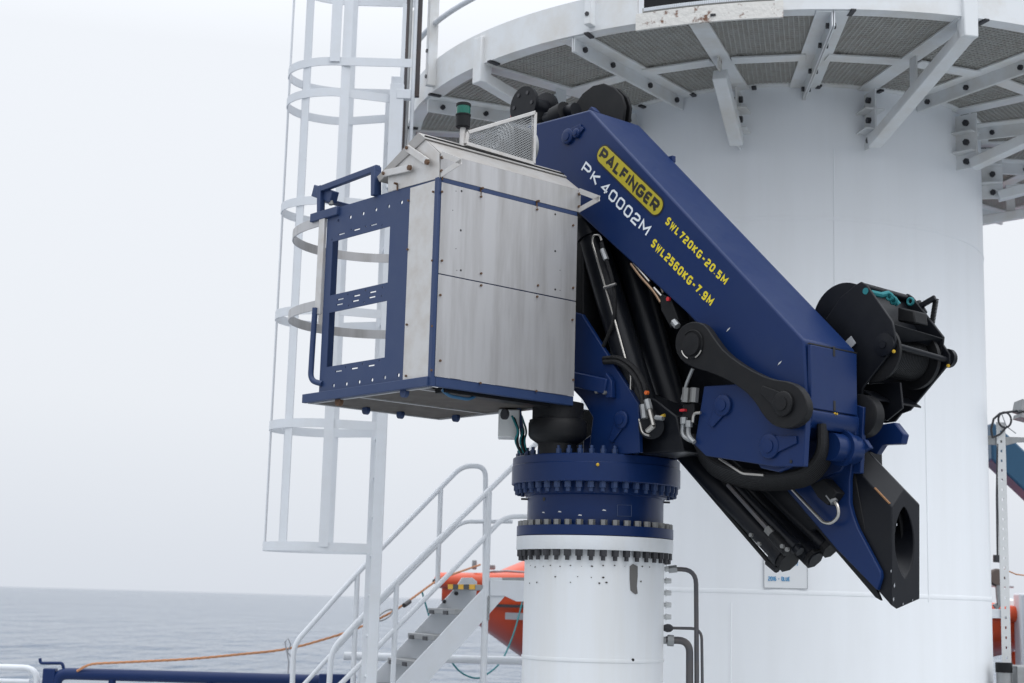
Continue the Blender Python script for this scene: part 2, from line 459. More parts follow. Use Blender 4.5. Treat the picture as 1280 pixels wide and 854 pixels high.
# notice on the tower
P0 = hpl(955, 706, TC+tdc*(TR+.002), tdc); ang0 = math.degrees(math.atan2((P0-TC).dot(tdr), (P0-TC).dot(tdc)))
def ton(x, y):
    d = ray(x, y); ox, oy = CAM.x-TC.x, CAM.y-TC.y
    A = d.x**2+d.y**2; B = 2*(ox*d.x+oy*d.y); C_ = ox*ox+oy*oy-(TR+.002)**2
    t = (-B-math.sqrt(B*B-4*A*C_))/(2*A); return CAM+d*t
q = [ton(955, 690), ton(1009, 691), ton(1009, 736), ton(955, 735)]
nn = (q[1]-q[0]).cross(q[3]-q[0]).normalized()
if nn.dot(CAM-q[0]) < 0: nn = -nn
notice = thing('paper_notice', 'small white paper notice with blue lettering stuck on the tower wall', 'notice', (q[2]+q[3])/2)
ntx = (q[1]-q[0]).normalized(); nty = nn.cross(ntx)
if nty.z < 0: nty = -nty
wd_, hg_ = (q[1]-q[0]).length, (q[0]-q[3]).length
q = [q[3]+nn*.006, q[3]+ntx*wd_+nn*.006, q[3]+ntx*wd_+nty*hg_+nn*.006, q[3]+nty*hg_+nn*.006]
MB().prism(q, nn*.0015).build('sheet', PAPER, notice)
mb = MB()
for i in range(4): mb.bar(q[i]+nn*.002, q[(i+1) % 4]+nn*.002, .004, .002, nn)
mb.build('border', GREYB, notice)

# ------------------------------------------------------------------ stroke lettering
GL = {
'P': (.72, [[(0,0),(0,1),(.78,1),(1,.84),(1,.58),(.78,.42),(.1,.42)]]),
'A': (.85, [[(0,0),(.5,1),(1,0)],[(.28,.27),(.72,.27)]]),
'L': (.6, [[(0,1),(0,0),(1,0)]]),
'F': (.62, [[(0,0),(0,1),(1,1)],[(.15,.5),(.85,.5)]]),
'I': (.0, [[(0,0),(0,1)]]),
'N': (.78, [[(0,0),(0,1),(1,0),(1,1)]]),
'G': (.78, [[(1,.86),(.8,1),(.2,1),(0,.82),(0,.18),(.2,0),(.8,0),(1,.16),(1,.46),(.5,.46)]]),
'E': (.62, [[(1,1),(.2,1),(0,.82),(0,.18),(.2,0),(1,0)],[(.15,.5),(.85,.5)]]),
'R': (.75, [[(0,0),(0,1),(.78,1),(1,.84),(1,.6),(.78,.44),(.12,.44)],[(.5,.34),(1,0)]]),
'K': (.7, [[(0,0),(0,1)],[(1,1),(.2,.5),(1,0)]]),
'4': (.75, [[(.72,0),(.72,1),(0,.3),(1,.3)]]),
'0': (.7, [[(.5,0),(.2,0),(0,.18),(0,.82),(.2,1),(.8,1),(1,.82),(1,.18),(.8,0),(.5,0)]]),
'2': (.68, [[(0,.82),(.2,1),(.8,1),(1,.84),(1,.64),(.8,.5),(.2,.42),(0,.26),(0,0),(1,0)]]),
'M': (.95, [[(0,0),(0,1),(.5,.35),(1,1),(1,0)]]),
'S': (.66, [[(1,.84),(.8,1),(.2,1),(0,.84),(0,.64),(.2,.53),(.8,.47),(1,.36),(1,.16),(.8,0),(.2,0),(0,.16)]]),
'W': (1.0, [[(0,1),(.25,0),(.5,.8),(.75,0),(1,1)]]),
'7': (.65, [[(0,1),(1,1),(.35,0)]]),
'5': (.66, [[(1,1),(0,1),(0,.58),(.78,.58),(1,.44),(1,.16),(.8,0),(.2,0),(0,.14)]]),
'6': (.68, [[(1,.86),(.8,1),(.2,1),(0,.82),(0,.18),(.2,0),(.8,0),(1,.18),(1,.38),(.8,.54),(.15,.54)]]),
'9': (.68, [[(0,.14),(.2,0),(.8,0),(1,.18),(1,.82),(.8,1),(.2,1),(0,.82),(0,.62),(.2,.46),(.85,.46)]]),
'-': (.5, [[(0,.47),(1,.47)]]), '.': (.0, [[(0,0),(0,.1)]]), ' ': (.35, []),
'B': (.66, [[(0,0),(0,1),(.8,1),(1,.86),(1,.64),(.8,.52),(1,.4),(1,.14),(.8,0),(.1,0)]]),
'U': (.68, [[(0,1),(0,.18),(.2,0),(.8,0),(1,.18),(1,1)]]),
'H': (.7, [[(0,0),(0,1)],[(1,0),(1,1)],[(.1,.5),(.9,.5)]]),
'T': (.7, [[(0,1),(1,1)],[(.5,0),(.5,.97)]]),
'1': (.2, [[(0,.8),(1,1),(1,0)]]),
}
def text(name, txt, P0, ex, ey, width, height, material, parent, thick=.16, gap=.3, lift=None, slant=0.0, condense=None):
    """strokes of a line of text on the plane (ex, ey) starting at lower-left P0"""
    n = ex.cross(ey).normalized() if lift is None else lift
    tot = sum(GL[c][0] for c in txt) + (gap)*(len(txt)-1) + thick*len(txt)*0
    tot += thick
    sx = width/(tot*height)
    mb = MB(); x = thick/2
    h = height*(1-thick); t = thick*height
    li = 0
    for c in txt:
        wd, strokes = GL[c]
        for st in strokes:
            li += 1
            pts = []
            for (a, b_) in st:
                pts.append(P0 + ex*((x+a*wd)*height*sx + slant*b_*height) + ey*(b_*h+t/2) + n*(.0002*(li % 2)))
            m_ = len(pts); k = len(mb.v)
            for i, p in enumerate(pts):
                d1 = (p-pts[i-1]).normalized() if i else None
                d2 = (pts[i+1]-p).normalized() if i < m_-1 else None
                if d1 is None: d1 = d2
                if d2 is None: d2 = d1
                tan = (d1+d2); tan = tan.normalized() if tan.length > 1e-6 else d1
                nr = n.cross(tan); cosv = max(.45, nr.dot(n.cross(d1)))
                e0 = t/2/cosv
                pp = p
                if i == 0: pp = p - d2*t*.0
                mb.v += [pp+nr*e0, pp-nr*e0]
            for i in range(m_-1): mb.f.append((k+2*i, k+2*i+1, k+2*i+3, k+2*i+2))
        x += wd+gap
    return mb.build(name, material, parent, smooth=False)
text('lettering', '2016 - BLUE', q[0]+ntx*wd_*.1+nty*hg_*.2+nn*.005, ntx, nty, wd_*.5, .03, BLUEP, notice, .2, .35, lift=nn)
text('lettering', 'H', q[0]+ntx*wd_*.66+nty*hg_*.62+nn*.005, ntx, nty, wd_*.065, .03, BLUEP, notice, .2, .35, lift=nn)
text('lettering', 'T', q[0]+ntx*wd_*.74+nty*hg_*.62+nn*.005, ntx, nty, wd_*.065, .03, BLUEP, notice, .2, .35, lift=nn)

# ------------------------------------------------------------------ pedestal
def zf(py, r): return hy(742, py, CO.y-r).z
pd = thing('crane_pedestal', 'white round bolted pedestal with grey pipes below the blue crane', 'pedestal', CO)
PR = .40
zt0 = zf(687, .45); zt1 = zf(669, .45); zt2 = zf(656, .45)
MB().lathe(CO, ZZ, [(PR, 0), (PR, 1.0), (PR, zt0)], 96).build('tube', PEDW, pd)
zs = zf(826, PR)
MB().lathe(CO, ZZ, [(PR-.01, zs-.012), (PR+.004, zs-.009), (PR+.006, zs), (PR+.004, zs+.009), (PR-.01, zs+.012)], 96).build('weld_bead', PEDW, pd)
fl = MB().lathe(CO, ZZ, [(PR-.05, zt0), (.447, zt0), (.45, zt0+.004), (.45, zt1-.002), (PR-.05, zt1-.002)], 96).build('flange', PEDW, pd)
NBOL = 40
for k in range(NBOL):
    a = 2*math.pi*(k+.35)/NBOL; d = V((math.cos(a), math.sin(a), 0))
    piece('bolt', 'fbolt', stud(.021, .058), BOLT, fl, CO+d*.425+ZZ*zt0, -ZZ)
# paint patch worn to primer, and chips
def onped(x, y, off=.002):
    d = ray(x, y); r = PR+off; ox, oy = CAM.x-CO.x, CAM.y-CO.y
    A = d.x**2+d.y**2; B = 2*(ox*d.x+oy*d.y); C_ = ox*ox+oy*oy-r*r
    t = (-B-math.sqrt(max(0, B*B-4*A*C_)))/(2*A); return CAM+d*t
poly = [(787, 708), (791, 705), (797, 708), (797, 720), (796, 733), (797, 742), (794, 743), (790, 740), (788, 738), (787, 724)]
mb = MB(); nrm = (onped(792, 720)-CO); nrm.z = 0; nrm.normalize()
mb.prism([onped(*p) for p in poly], nrm*.0015); mb.build('bare_patch', mat('grey_primer', (.13, .125, .12), .6), pd, smooth=False)
CHIP = mat('paint_chip', (.05, .042, .035), .8)
for x, y in [(663, 707), (669, 709), (679, 708), (688, 707), (700, 708), (713, 707), (727, 708), (740, 708), (754, 707), (768, 707), (781, 708),
             (803, 708), (812, 709), (722, 721), (739, 722), (754, 722), (713, 728), (758, 728), (662, 729), (671, 728), (694, 721), (749, 729), (801, 727)]:
    s_ = random.uniform(.5, 1.3)
    mb = MB(); P = onped(x, y); nr = (P-CO); nr.z = 0; nr.normalize(); tn = ZZ.cross(nr)
    mb.prism([P+tn*.006*s_*math.cos(t)*random.uniform(.5, 1.2)+ZZ*.0045*s_*math.sin(t)*random.uniform(.5, 1.2) for t in (0, 1, 2.1, 3.1, 4.2, 5.2)], nr*.001)
    mb.build('paint_chip', CHIP, pd, smooth=False)
P = onped(791, 825); nr = (P-CO); nr.z = 0
MB().cyl(P-nr.normalized()*.005, P+nr.normalized()*.004, .008, 12).build('drain_hole', LETB, pd)
# fittings and pipes on the right side
def pp(x, y, Y=None): return hy(x, y, CO.y if Y is None else Y)
for y in (711, 726, 741, 756, 771):
    A, B = pp(826, y), pp(839, y+.3)
    MB().tube([A, A.lerp(B, .45), A.lerp(B, .46), A.lerp(B, .55), A.lerp(B, .56), B], [.012, .012, .02, .02, .016, .014], 8).build('capped_fitting', CAPW, pd)
MB().tube([pp(836, 712), pp(846, 711)], [.022, .022], 6).build('pipe_nut', GALV, pd)
MB().tube([pp(833, 711.5), pp(870, 712), pp(871, 854), V((pp(871, 854).x, CO.y, 0))], .0135, 12, fil=.09).build('hydraulic_pipe', PIPEG, pd)
MB().tube([pp(828, 785), pp(834, 785.2), pp(838, 785.3), pp(841, 785.3)], [.014, .024, .022, .012], 8).build('pipe_nut', BOLT, pd)
MB().tube([pp(834, 785), pp(877, 786), pp(878, 854), V((pp(878, 854).x, CO.y, 0))], .0085, 10, fil=.06).build('hydraulic_pipe', PIPEG, pd)
MB().tube([pp(828, 800.5), pp(834, 800.6), pp(834.2, 800.6), pp(842, 801)], [.02, .02, .032, .032], 8).build('pipe_nut', GALV, pd)
MB().tube([pp(832, 800), pp(862, 801), pp(862, 854), V((pp(862, 854).x, CO.y, 0))], .021, 14, fil=.11).build('hydraulic_pipe', PIPEG, pd)

# ------------------------------------------------------------------ the crane
cr_ = thing('loader_crane', 'navy blue folding loader crane with boxy metal control cabin on a white pedestal', 'crane', CO + ZZ*zt1)
sw = MB().lathe(CO, ZZ, [(.2, zt1+.001), (.447, zt1+.001), (.45, zt1+.004), (.45, zt2), (.392, zt2+.002), (.392, zf(618, .392)), (.41, zf(616, .41)), (.41, zf(600, .41)), (.2, zf(600, .41))], 96).build('slewing_base', NAVY, cr_)
for k in range(NBOL):
    a = 2*math.pi*(k+.35)/NBOL; d = V((math.cos(a), math.sin(a), 0))
    piece('bolt', 'ubolt', hexbolt(.021, .03), BOLTG, sw, CO+d*.425+ZZ*zt2, ZZ)
zu0 = zf(601, .485); zu1 = zf(566, .485)
rg = MB().lathe(CO, ZZ, [(.2, zu0), (.483, zu0), (.487, zu0+.004), (.487, zu1-.05), (.483, zu1-.046), (.483, zu1-.004), (.478, zu1), (.2, zu1)], 110).build('slewing_ring', NAVY, cr_)
for k in range(44):
    a = 2*math.pi*(k+.2)/44; d = V((math.cos(a), math.sin(a), 0))
    piece('bolt', 'rbolt', stud(.02, .055), NAVYM, rg, CO+d*.455+ZZ*zu0, -ZZ)
    piece('bolt', 'rbolt2', stud(.017, .045), NAVYM, rg, CO+d*.45+ZZ*zu1, ZZ)
def grease(P, n, parent):
    n = V(n).normalized()
    MB().tube([P, P+n*.008, P+n*.009, P+n*.02], [.009, .009, .006, .005], 8).build('grease_nipple', BRASS, parent)
d = hy(747, 581, CO.y-.487); grease(d, V((0, -1, 0)), rg)
for x, y in ((657, 624), (830, 628)):
    P = hy(x, y, CO.y); nr = V((P.x-CO.x, 0, 0)).normalized()
    MB().cyl(CO+nr*.39+ZZ*P.z, CO+nr*.43+ZZ*P.z, .006, 8).build('sensor_pin', BOLT, sw)
P0 = [hpl(*p, CO-V((0, .3935, 0)), V((0, 1, 0))) for p in ((772, 631), (790, 631), (790, 645), (772, 645))]
def onr(P, r):
    dx = P.x-CO.x; return V((P.x, CO.y-math.sqrt(max(0, r*r-dx*dx)), P.z))
mb = MB(); P0 = [onr(p, .393) for p in P0]
for i in range(4): mb.bar(P0[i], P0[(i+1) % 4], .004, .005, V((0, -1, 0)))
mb.build('cover_outline', NAVYM, sw)

for x, y in ((680, 639), (700, 639), (755, 638), (725, 644)):
    P = onr(hpl(x, y, CO-V((0, .394, 0)), V((0, 1, 0))), .3925); nr = (P-CO); nr.z = 0; nr.normalize(); tn = ZZ.cross(nr)
    MB().prism([P-tn*.011-ZZ*.001, P+tn*.012-ZZ*.003, P+tn*.009+ZZ*.003, P-tn*.004+ZZ*.005], nr*.0008).build('paint_chip', CAPW, sw, smooth=False)
P = onr(hpl(681, 622, CO-V((0, .394, 0)), V((0, 1, 0))), .392); nr = (P-CO); nr.z = 0; nr.normalize()
MB().cyl(P-nr*.004, P+nr*.002, .011, 12).build('plug', LETB, sw)
# column plates
VN = -.20
colpx = [(700, 385), (727, 393), (798, 505), (799, 585), (735, 585), (741, 522), (728, 500), (700, 470)]
for v0 in (-.215, .185):
    pts = [pv(*p, -.215) + CV*(v0+.215) for p in colpx]
    for p in pts: p.z = max(p.z, zu1+.001)
    c_ = MB().prism(pts, CV*.03).build('column_plate', NAVY, cr_, .004)
    if v0 < 0: colp = c_
uu0, uu1 = lu(pv(700, 300, -.215)), lu(pv(724, 393, -.215))
MB().prism([L(uu0-.32, -.18, 3.05), L(uu1, -.18, 3.15), L(.02, -.18, 4.35), L(-.35, -.18, 4.35)], CV*.36).build('column', BLACKM, cr_, .01)  # black in place of navy: the shade on the column put into its colour
MB().prism([L(uu1+.02, -.184, zu1), L(uu1+.3, -.184, zu1), L(uu1+.3, -.184, zu1+.22), L(uu1+.02, -.184, zu1+.1)], CV*.36).build('column_foot', NAVY, cr_, .006)
# pin keeper on the column plate
def keeper(px, py, v, parent, r=.05, ang=235, ln=.11, material=NAVY):
    P = pv(px, py, v)
    mb = MB(); mb.lathe(P, -CV, [(r, -.002), (r, .016), (r*.8, .02)], 24)
    a = R(ang); dr = CU*math.cos(a)+ZZ*math.sin(a); sd_ = CV.cross(dr)
    mb.prism([P+sd_*r*.8, P-sd_*r*.8, P+dr*ln-sd_*r*.3, P+dr*ln+sd_*r*.3], -CV*.012)
    k = mb.build('pin_keeper', material, parent, .003)
    MB().lathe(P, -CV, [(r*.55, .018), (r*.55, .026), (r*.3, .027)], 20).build('pin', material, k)
    return k
keeper(778, 525, -.216, colp, .05, 235, .14)
# cabin support arm
mb = MB(); mb.bar(pv(712, 473, -.23), pv(762, 484, -.23), .07, .085, ZZ); mb.build('support_arm', NAVY, cr_, .006)
MB().prism([pv(*p, -.25) for p in ((757, 466), (764, 476), (765, 497), (757, 497))], CV*.03).build('arm_bracket', NAVY, cr_, .003)
for x, y in ((747, 490), (757, 491)): piece('bolt', 'armbolt', hexbolt(.012, .014), BOLTG, cr_, pv(x, y, -.25), -CV)

mf = [pv(*p, -.1) for p in ((718, 514), (727, 511), (731, 514), (750, 510), (750, 590), (712, 590))]
for p in mf: p.z = max(p.z, zu1+.001)
MB().prism(mf, CV*.15).build('dark_filler', BLACKM, cr_, .006)  # added black block, fills the bright gap between gearbox and column with dark
# slewing gearbox
gx = hy(697, 540, 8.62)
zq = lambda py: hy(697, py, 8.62-.16).z
g0 = V((gx.x, gx.y, 0))
MB().lathe(g0, ZZ, [(.11, zu1), (.11, zq(552)), (.155, zq(545)), (.165, zq(541)), (.165, zq(526)), (.16, zq(524)), (.16, zq(522)), (.145, zq(521)), (.145, zq(500)), (.1, zq(498))], 48).build('slewing_gearbox', BLACKM, cr_)
# junction box, standing pipe and cable tangle left of it
P = hy(636, 531, 8.75)
jb = MB().box(P, (.12, 0, 0), (0, .14, 0), (0, 0, .16)).build('junction_box', CAPW, cr_, .006)
MB().tube([hy(648, 505, 8.7), hy(655, 560, 8.7)], .012, 8).build('standing_pipe', NAVYM, cr_)
for k in range(7):
    a0 = hy(640+k*2.0, 520, 8.66+.03*k); a1 = hy(646+k*1.8+random.uniform(-3, 3), 540, 8.62+.02*k); a2 = hy(643+k*2.0, 552+random.uniform(-3, 5), 8.66); a3 = hy(650+k*1.4, 566, 8.7)
    MB().tube(fillet([a0, a1, a2, a3], .05), .006, 6).build('cable', RUBBER if k % 3 else TEAL, cr_)
MB().lathe(hy(631, 518, 8.45), CV, [(.03, -.008), (.03, .008)], 16).build('shackle', BOLT, cr_)

# ---- main boom
bx = [(640, 163), (672, 154), (737, 137), (1005, 425), (1010, 530), (985, 548), (940, 478), (858, 391), (717, 262), (672, 228), (640, 215)]
VW = .42
boom = MB().prism([pv(*p, VN) for p in bx], CV*VW).build('main_boom', NAVY, cr_, .012, 3)
# cheek plates round the knuckle
ck = [(1000, 500), (1011, 520), (1008, 545), (1000, 566), (990, 582), (972, 590), (950, 585), (925, 540), (940, 500)]
for v0 in (VN+.002, VN+VW-.032):
    MB().prism([pv(*p, VN)+CV*(v0-VN) for p in ck], CV*.03).build('cheek_plate', NAVY, cr_, .006)
ue = lu(pv(1007, 470, VN))
def E(v, z, du=0): return L(ue+du, v, z)
zt, zb_ = pv(1005, 431, VN).z, pv(1009, 510, VN).z
ep = MB().prism([E(VN+.014, zb_), E(VN+VW-.03, zb_), E(VN+VW-.03, zt), E(VN+.014, zt)], CU*.022).build('end_plate', NAVY, cr_, .004)
mb = MB(); mb.bar(E(VN+.01, zt+.006, .012), E(VN+VW-.02, zt+.006, .012), .012, .006)
mb.build('seam', LETB, ep)
for z_ in (zt-.012, zb_+.03):
    MB().box(E(0, z_, .0225), CV*.018, CU*.004, ZZ*.05).build('slot', LETB, ep, .001)
grease(E(0, zb_-.012, .02), CU, ep)
MB().prism([E(VN+.01, zb_-.07, -.05), E(VN+.01, zb_-.1, -.0), E(VN+.01, zb_-.05, .03), E(VN+.01, zb_-.008, .03), E(VN+.01, zb_-.008, -.05)], CV*(VW-.03)).build('lower_roll', NAVY, cr_, .01, 3)
# stop on the far top edge of the boom
MB().box(pv(838, 200, VN+VW), CV*.03, CU*.06, ZZ*.04).build('edge_stop', NAVY, boom, .004)
# fabricated pins at the boom head
keeper(711, 171, VN-.001, boom, .048, 20, .12)
keeper(722, 167, VN-.001, boom, .03, 20, .06)
# decals
def uvz(P): return ((P-CO).dot(CU), P.z)
def decal_line(bl, br, tl, v):
    A, B, T = pv(*bl, v), pv(*br, v), pv(*tl, v)
    ex = (B-A).normalized(); n = -CV
    ey = n.cross(ex)
    if ey.z < 0: ey = -ey
    return A, ex, ey, (B-A).length, (T-A).dot(ey)
vd = VN-.0015
A, ex, ey, wd, hg = decal_line((749, 197), (818.5, 265), (755.5, 185.5), vd)
h1 = hg*1.0
cap = []
c0 = A + ey*h1*.5 - ex*.0 + ex*h1*.32; c1 = A + ex*wd + ey*h1*.5 - ex*h1*.22
def capsule(c0, c1, r, off):
    pts = []
    for i in range(15):
        a = math.pi/2+math.pi*i/14; pts.append(c0+ex*math.cos(a)*r+ey*math.sin(a)*r)
    for i in range(15):
        a = -math.pi/2+math.pi*i/14; pts.append(c1+ex*math.cos(a)*r+ey*math.sin(a)*r)
    return [p-CV*off for p in pts]
rb_ = h1*.80
bd = MB().prism(capsule(c0, c1, rb_+.009, 0), -CV*.0008).build('badge', LETB, boom, smooth=False)
MB().prism(capsule(c0, c1, rb_, .0012), -CV*.0008).build('badge_field', YELLOW, bd, smooth=False)
text('lettering', 'PALFINGER', A-CV*.003-ey*h1*.05-ex*.008, ex, ey, wd+.014, h1*1.1, LETB, bd, .26, .42, lift=-CV)
A, ex, ey, wd, hg = decal_line((725.5, 213), (807, 296), (732, 201), vd)
text('lettering', 'PK', A, ex, ey, wd*.25, hg, LETW, boom, .185, .4, lift=-CV)
text('lettering', '40002M', A+ex*wd*.305, ex, ey, wd*.695, hg, LETW, boom, .185, .4, lift=-CV)
A, ex, ey, wd, hg = decal_line((831, 279), (905, 357), (834.5, 269), vd)
text('lettering', 'SWL720KG-20.5M', A, ex, ey, wd, hg, YELLT, boom, .23, .6, lift=-CV)
A, ex, ey, wd, hg = decal_line((813, 307), (887, 383.5), (817.5, 297), vd)
text('lettering', 'SWL2560KG-7.9M', A, ex, ey, wd, hg, YELLT, boom, .23, .6, lift=-CV)
for x, y in ((972, 457), (908, 415)):
    P = pv(x, y, vd); MB().prism([P, P+CU*.02+ZZ*.012, P+CU*.026+ZZ*.022, P+CU*.008+ZZ*.012], -CV*.0006).build('paint_chip', CAPW, boom, smooth=False)

# ---- knuckle plate, black link lever
kn = [(880, 483), (945, 479), (1009, 497), (1004, 583), (966, 583), (902, 573), (882, 570), (868, 556)]
kp = MB().prism([pv(*p, -.245) for p in kn], CV*.04).build('knuckle_plate', NAVY, cr_, .004)
MB().prism([pv(*p, -.245)+CV*.46 for p in kn], CV*.03).build('knuckle_plate', NAVY, cr_, .004)
keeper(905, 507, -.246, kp, .055, 230, .13)
keeper(963, 558, -.246, kp, .062, 8, .17)
MB().lathe(pv(989, 577, -.246), -CV, [(.008, 0), (.008, .003)], 12).build('hole', LETB, kp)
lk = [(872, 402), (882, 407), (893, 424), (906, 441), (933, 460), (962, 474), (988, 477), (1002, 487), (1010, 506), (1007, 522), (995, 533), (980, 536),
      (966, 532), (954, 520), (944, 503), (930, 488), (908, 474), (886, 465), (868, 460), (852, 452), (844, 438), (844, 422), (850, 410), (860, 403)]
lp = [pv(*p, -.31) for p in lk]
sm = []
for i in range(len(lp)):
    a, b_ = lp[i], lp[(i+1) % len(lp)]
    sm += [a*.75+b_*.25, a*.25+b_*.75]
link = MB().prism(sm, CV*.05).build('link_lever', BLACKM, cr_, .005)
P = pv(866, 431, -.31)
MB().lathe(P, -CV, [(.075, 0), (.075, .006), (.06, .006), (.058, .02), (.02, .024)], 32).build('pivot_pin', BLACKM, link)
for a0, a1 in ((20, 130), (200, 250), (290, 330)):
    mb = MB(); mb.tube([P-CV*.008+(CU*math.cos(R(a))+ZZ*math.sin(R(a)))*.075 for a in range(a0, a1+1, 10)], .0035, 6)
    mb.build('retaining_ring', STEEL if a0 != 20 else BLACKM, link)
P = pv(980, 505, -.31)
k_ = keeper(980, 505, -.311, link, .062, 148, .16, BLACKM)
# ---- lift cylinders
def rod(p0, p1, v0, v1, r, name, material, n=28, caps=True):
    A, B = pv(*p0, v0), pv(*p1, v1); d = (B-A).normalized()
    mb = MB(); mb.tube([A, A+d*.05, A+d*.051, B-d*.12, B-d*.119, B], [r*1.1, r*1.1, r, r, r*1.12, r*1.12] if caps else r, n)
    return mb.build(name, material, cr_)
c1 = rod((812, 533), (734, 280), -.1, -.1, .085, 'lift_cylinder', BLACK)
c2 = rod((845, 520), (770, 268), .1, .1, .085, 'lift_cylinder', BLACK)
cf = [pv(*p, -.12) for p in ((800, 490), (820, 500), (846, 520), (855, 583), (799, 588))]
for p in cf: p.z = max(p.z, zu1+.002)
MB().prism(cf, CV*.30).build('cylinder_foot', BLACK, cr_, .01)
MB().cyl(pv(814, 533, -.19), pv(814, 533, -.05), .07, 28).build('foot_pin', BLACK, cr_)
def hose(pts, v, r, material, name='hose', parent=None, fil=.04, n=8):
    vs = v if isinstance(v, (list, tuple)) else [v]*len(pts)
    mb = MB(); mb.tube([pv(x, y, q_) for (x, y), q_ in zip(pts, vs)], r, n, fil=fil)
    return mb.build(name, material, parent or cr_)
vp = -.2
hose([(752, 301), (750, 294), (742, 294), (740, 302), (757, 360), (767, 395), (783, 453)], vp, .006, STEEL, 'steel_pipe', c1, .03)
hose([(783, 453), (789, 470), (788, 490), (793, 502)], vp, .006, STEEL, 'steel_pipe', c1, .03)
hose([(752, 303), (757, 325)], vp, .012, BLACKM, 'hose', c1)
hose([(753, 312), (758, 325)], vp-.005, .016, GALV, 'coupling', c1, 0, 6)
hose([(758, 325), (766, 350), (769, 375), (768, 400), (760, 420), (753, 436)], vp-.003, .011, RUBBER, 'hose', c1, .06)
hose([(755, 360), (770, 355)], vp-.012, .008, STEEL, 'pipe_clamp', c1, 0)
hose([(755, 449), (775, 447), (795, 462), (806, 482), (808, 500)], vp-.01, .018, RUBBER, 'hose', c1, .1)
hose([(755, 453), (773, 452), (790, 466), (800, 484), (804, 506)], vp-.03, .014, RUBBER, 'hose', c1, .1)
for a, b_, rr, mt in (((804, 506), (806, 523), .02, GALV), ((809, 500), (812, 512), .02, GALV), ((812, 512), (817, 532), .013, STEEL), ((817, 532), (809, 539), .014, STEEL), ((820, 522), (829, 523), .014, GALV), ((826, 521), (831, 519), .008, BRASS)):
    hose([a, b_], vp-.03, rr, mt, 'coupling', c1, 0, 7)
P = pv(808, 491, vp-.04); MB().lathe(P, -CV, [(.011, -.012), (.011, .006)], 12).build('orange_cap', mat('orange_cap', (.6, .12, .02), .5), c1)
hose([(799, 524), (803, 542), (812, 545)], vp-.03, .007, STEEL, 'steel_pipe', c1, .03)
# pipes and valve under the boom
hose([(789, 330), (800, 345), (818, 365), (826, 378)], -.17, .009, mat('copper_pipe', (.3, .2, .13), .4, .7), 'steel_pipe', boom, .04)
hose([(792, 329), (812, 352)], -.175, .007, STEEL, 'steel_pipe', boom)
hose([(818, 360), (827, 370)], -.175, .008, STEEL, 'steel_pipe', boom)
hose([(797, 328), (812, 346), (826, 357), (829, 366)], -.172, .007, mat('dull_pipe', (.22, .19, .16), .5, .6), 'steel_pipe', boom, .04)
MB().prism([pv(*p, -.18) for p in ((824, 366), (838, 372), (848, 400), (838, 410), (826, 388))], CV*.1).build('valve_block', BLACKM, boom, .006)
P = pv(836, 374, -.185); MB().lathe(P, -CV, [(.012, -.004), (.012, .01)], 12).build('red_cap', REDP, boom)
MB().tube([pv(842, 402, -.2), pv(847, 408, -.2)], .02, 6).build('coupling', GALV, boom)
# valve stack left of the knuckle plate
vs_ = -.25
MB().prism([pv(*p, vs_) for p in ((853, 506), (868, 503), (866, 530), (852, 528))], CV*.08).build('valve_block', BLACKM, cr_, .006)
hose([(866, 461), (858, 480), (853, 500)], vs_, .009, GALV, 'steel_pipe', cr_)
for x in (859, 869):
    hose([(x, 485), (x-1.5, 503)], vs_-.01, .024, BOLTG, 'coupling', cr_, 0, 7)
hose([(855, 522), (853, 545), (864, 551)], vs_-.01, .013, GALV, 'steel_pipe', cr_, .04)
hose([(861, 526), (860, 545), (868, 553)], vs_-.02, .013, GALV, 'steel_pipe', cr_, .04)
hose([(876, 516), (867, 517), (866, 528)], vs_-.02, .008, STEEL, 'steel_pipe', cr_, .02)
P = pv(854, 513, vs_-.01); MB().box(P, CU*.035, CV*.02, ZZ*.012).build('red_cap', REDP, cr_)
for a, b_ in (((855, 522), (855, 530)), ((861, 526), (861, 534))): hose([a, b_], vs_-.02, .02, GALV, 'coupling', cr_, 0, 6)

# ---- outer boom, folded back along the far side
VO = .26
ob = [(690, 262), (706, 412), (848, 556), (965, 680), (1062, 650), (1060, 560), (860, 330)]
outer = MB().prism([pv(*p, VO) for p in ob], CV*.3).build('outer_boom', BLACK, cr_, .01)
def tub(p0, p1, v, r, name='extension_cylinder', material=BLACK, parent=None, n=18):
    A, B = pv(*p0, v), pv(*p1, v); d = (B-A).normalized()
    return MB().tube([A, B-d*.09, B-d*.089, B-d*.03, B-d*.029, B], [r, r, r*1.22, r*1.22, r*.9, r*.85], n).build(name, material, parent or outer)
tub((840, 548), (987, 702), .2, .062)
tub((860, 540), (1020, 700), .26, .05)
tub((900, 560), (1037, 688), .3, .045)
t_ = tub((845, 528), (1000, 690), .14, .03)
MB().tube([pv(853, 577, .18), pv(964, 706, .18)], .0125, 10).build('return_pipe', BLACKM, outer)
MB().tube([pv(960, 702, .18), pv(972, 712, .18)], .022, 8).build('pipe_end', BLACK, outer)
MB().tube([pv(962, 690, .18), pv(974, 699, .16)], .012, 8).build('pipe_end', BLACK, outer)
MB().tube([pv(910, 606, .1), pv(962, 664, .1)], .013, 8).build('grey_pipe', PIPEG, outer)
MB().tube([pv(959, 661, .1), pv(966, 669, .1)], .022, 6).build('coupling', BOLTG, outer)
MB().tube([pv(966, 669, .1), pv(985, 690, .1)], .03, 10).build('coupling', BLACKM, outer)
for x, y in ((985, 687), (979, 683), (940, 669), (950, 680)): piece('bolt', 'obolt', hexbolt(.012, .014), BOLTG, outer, pv(x, y, .065), -CV)
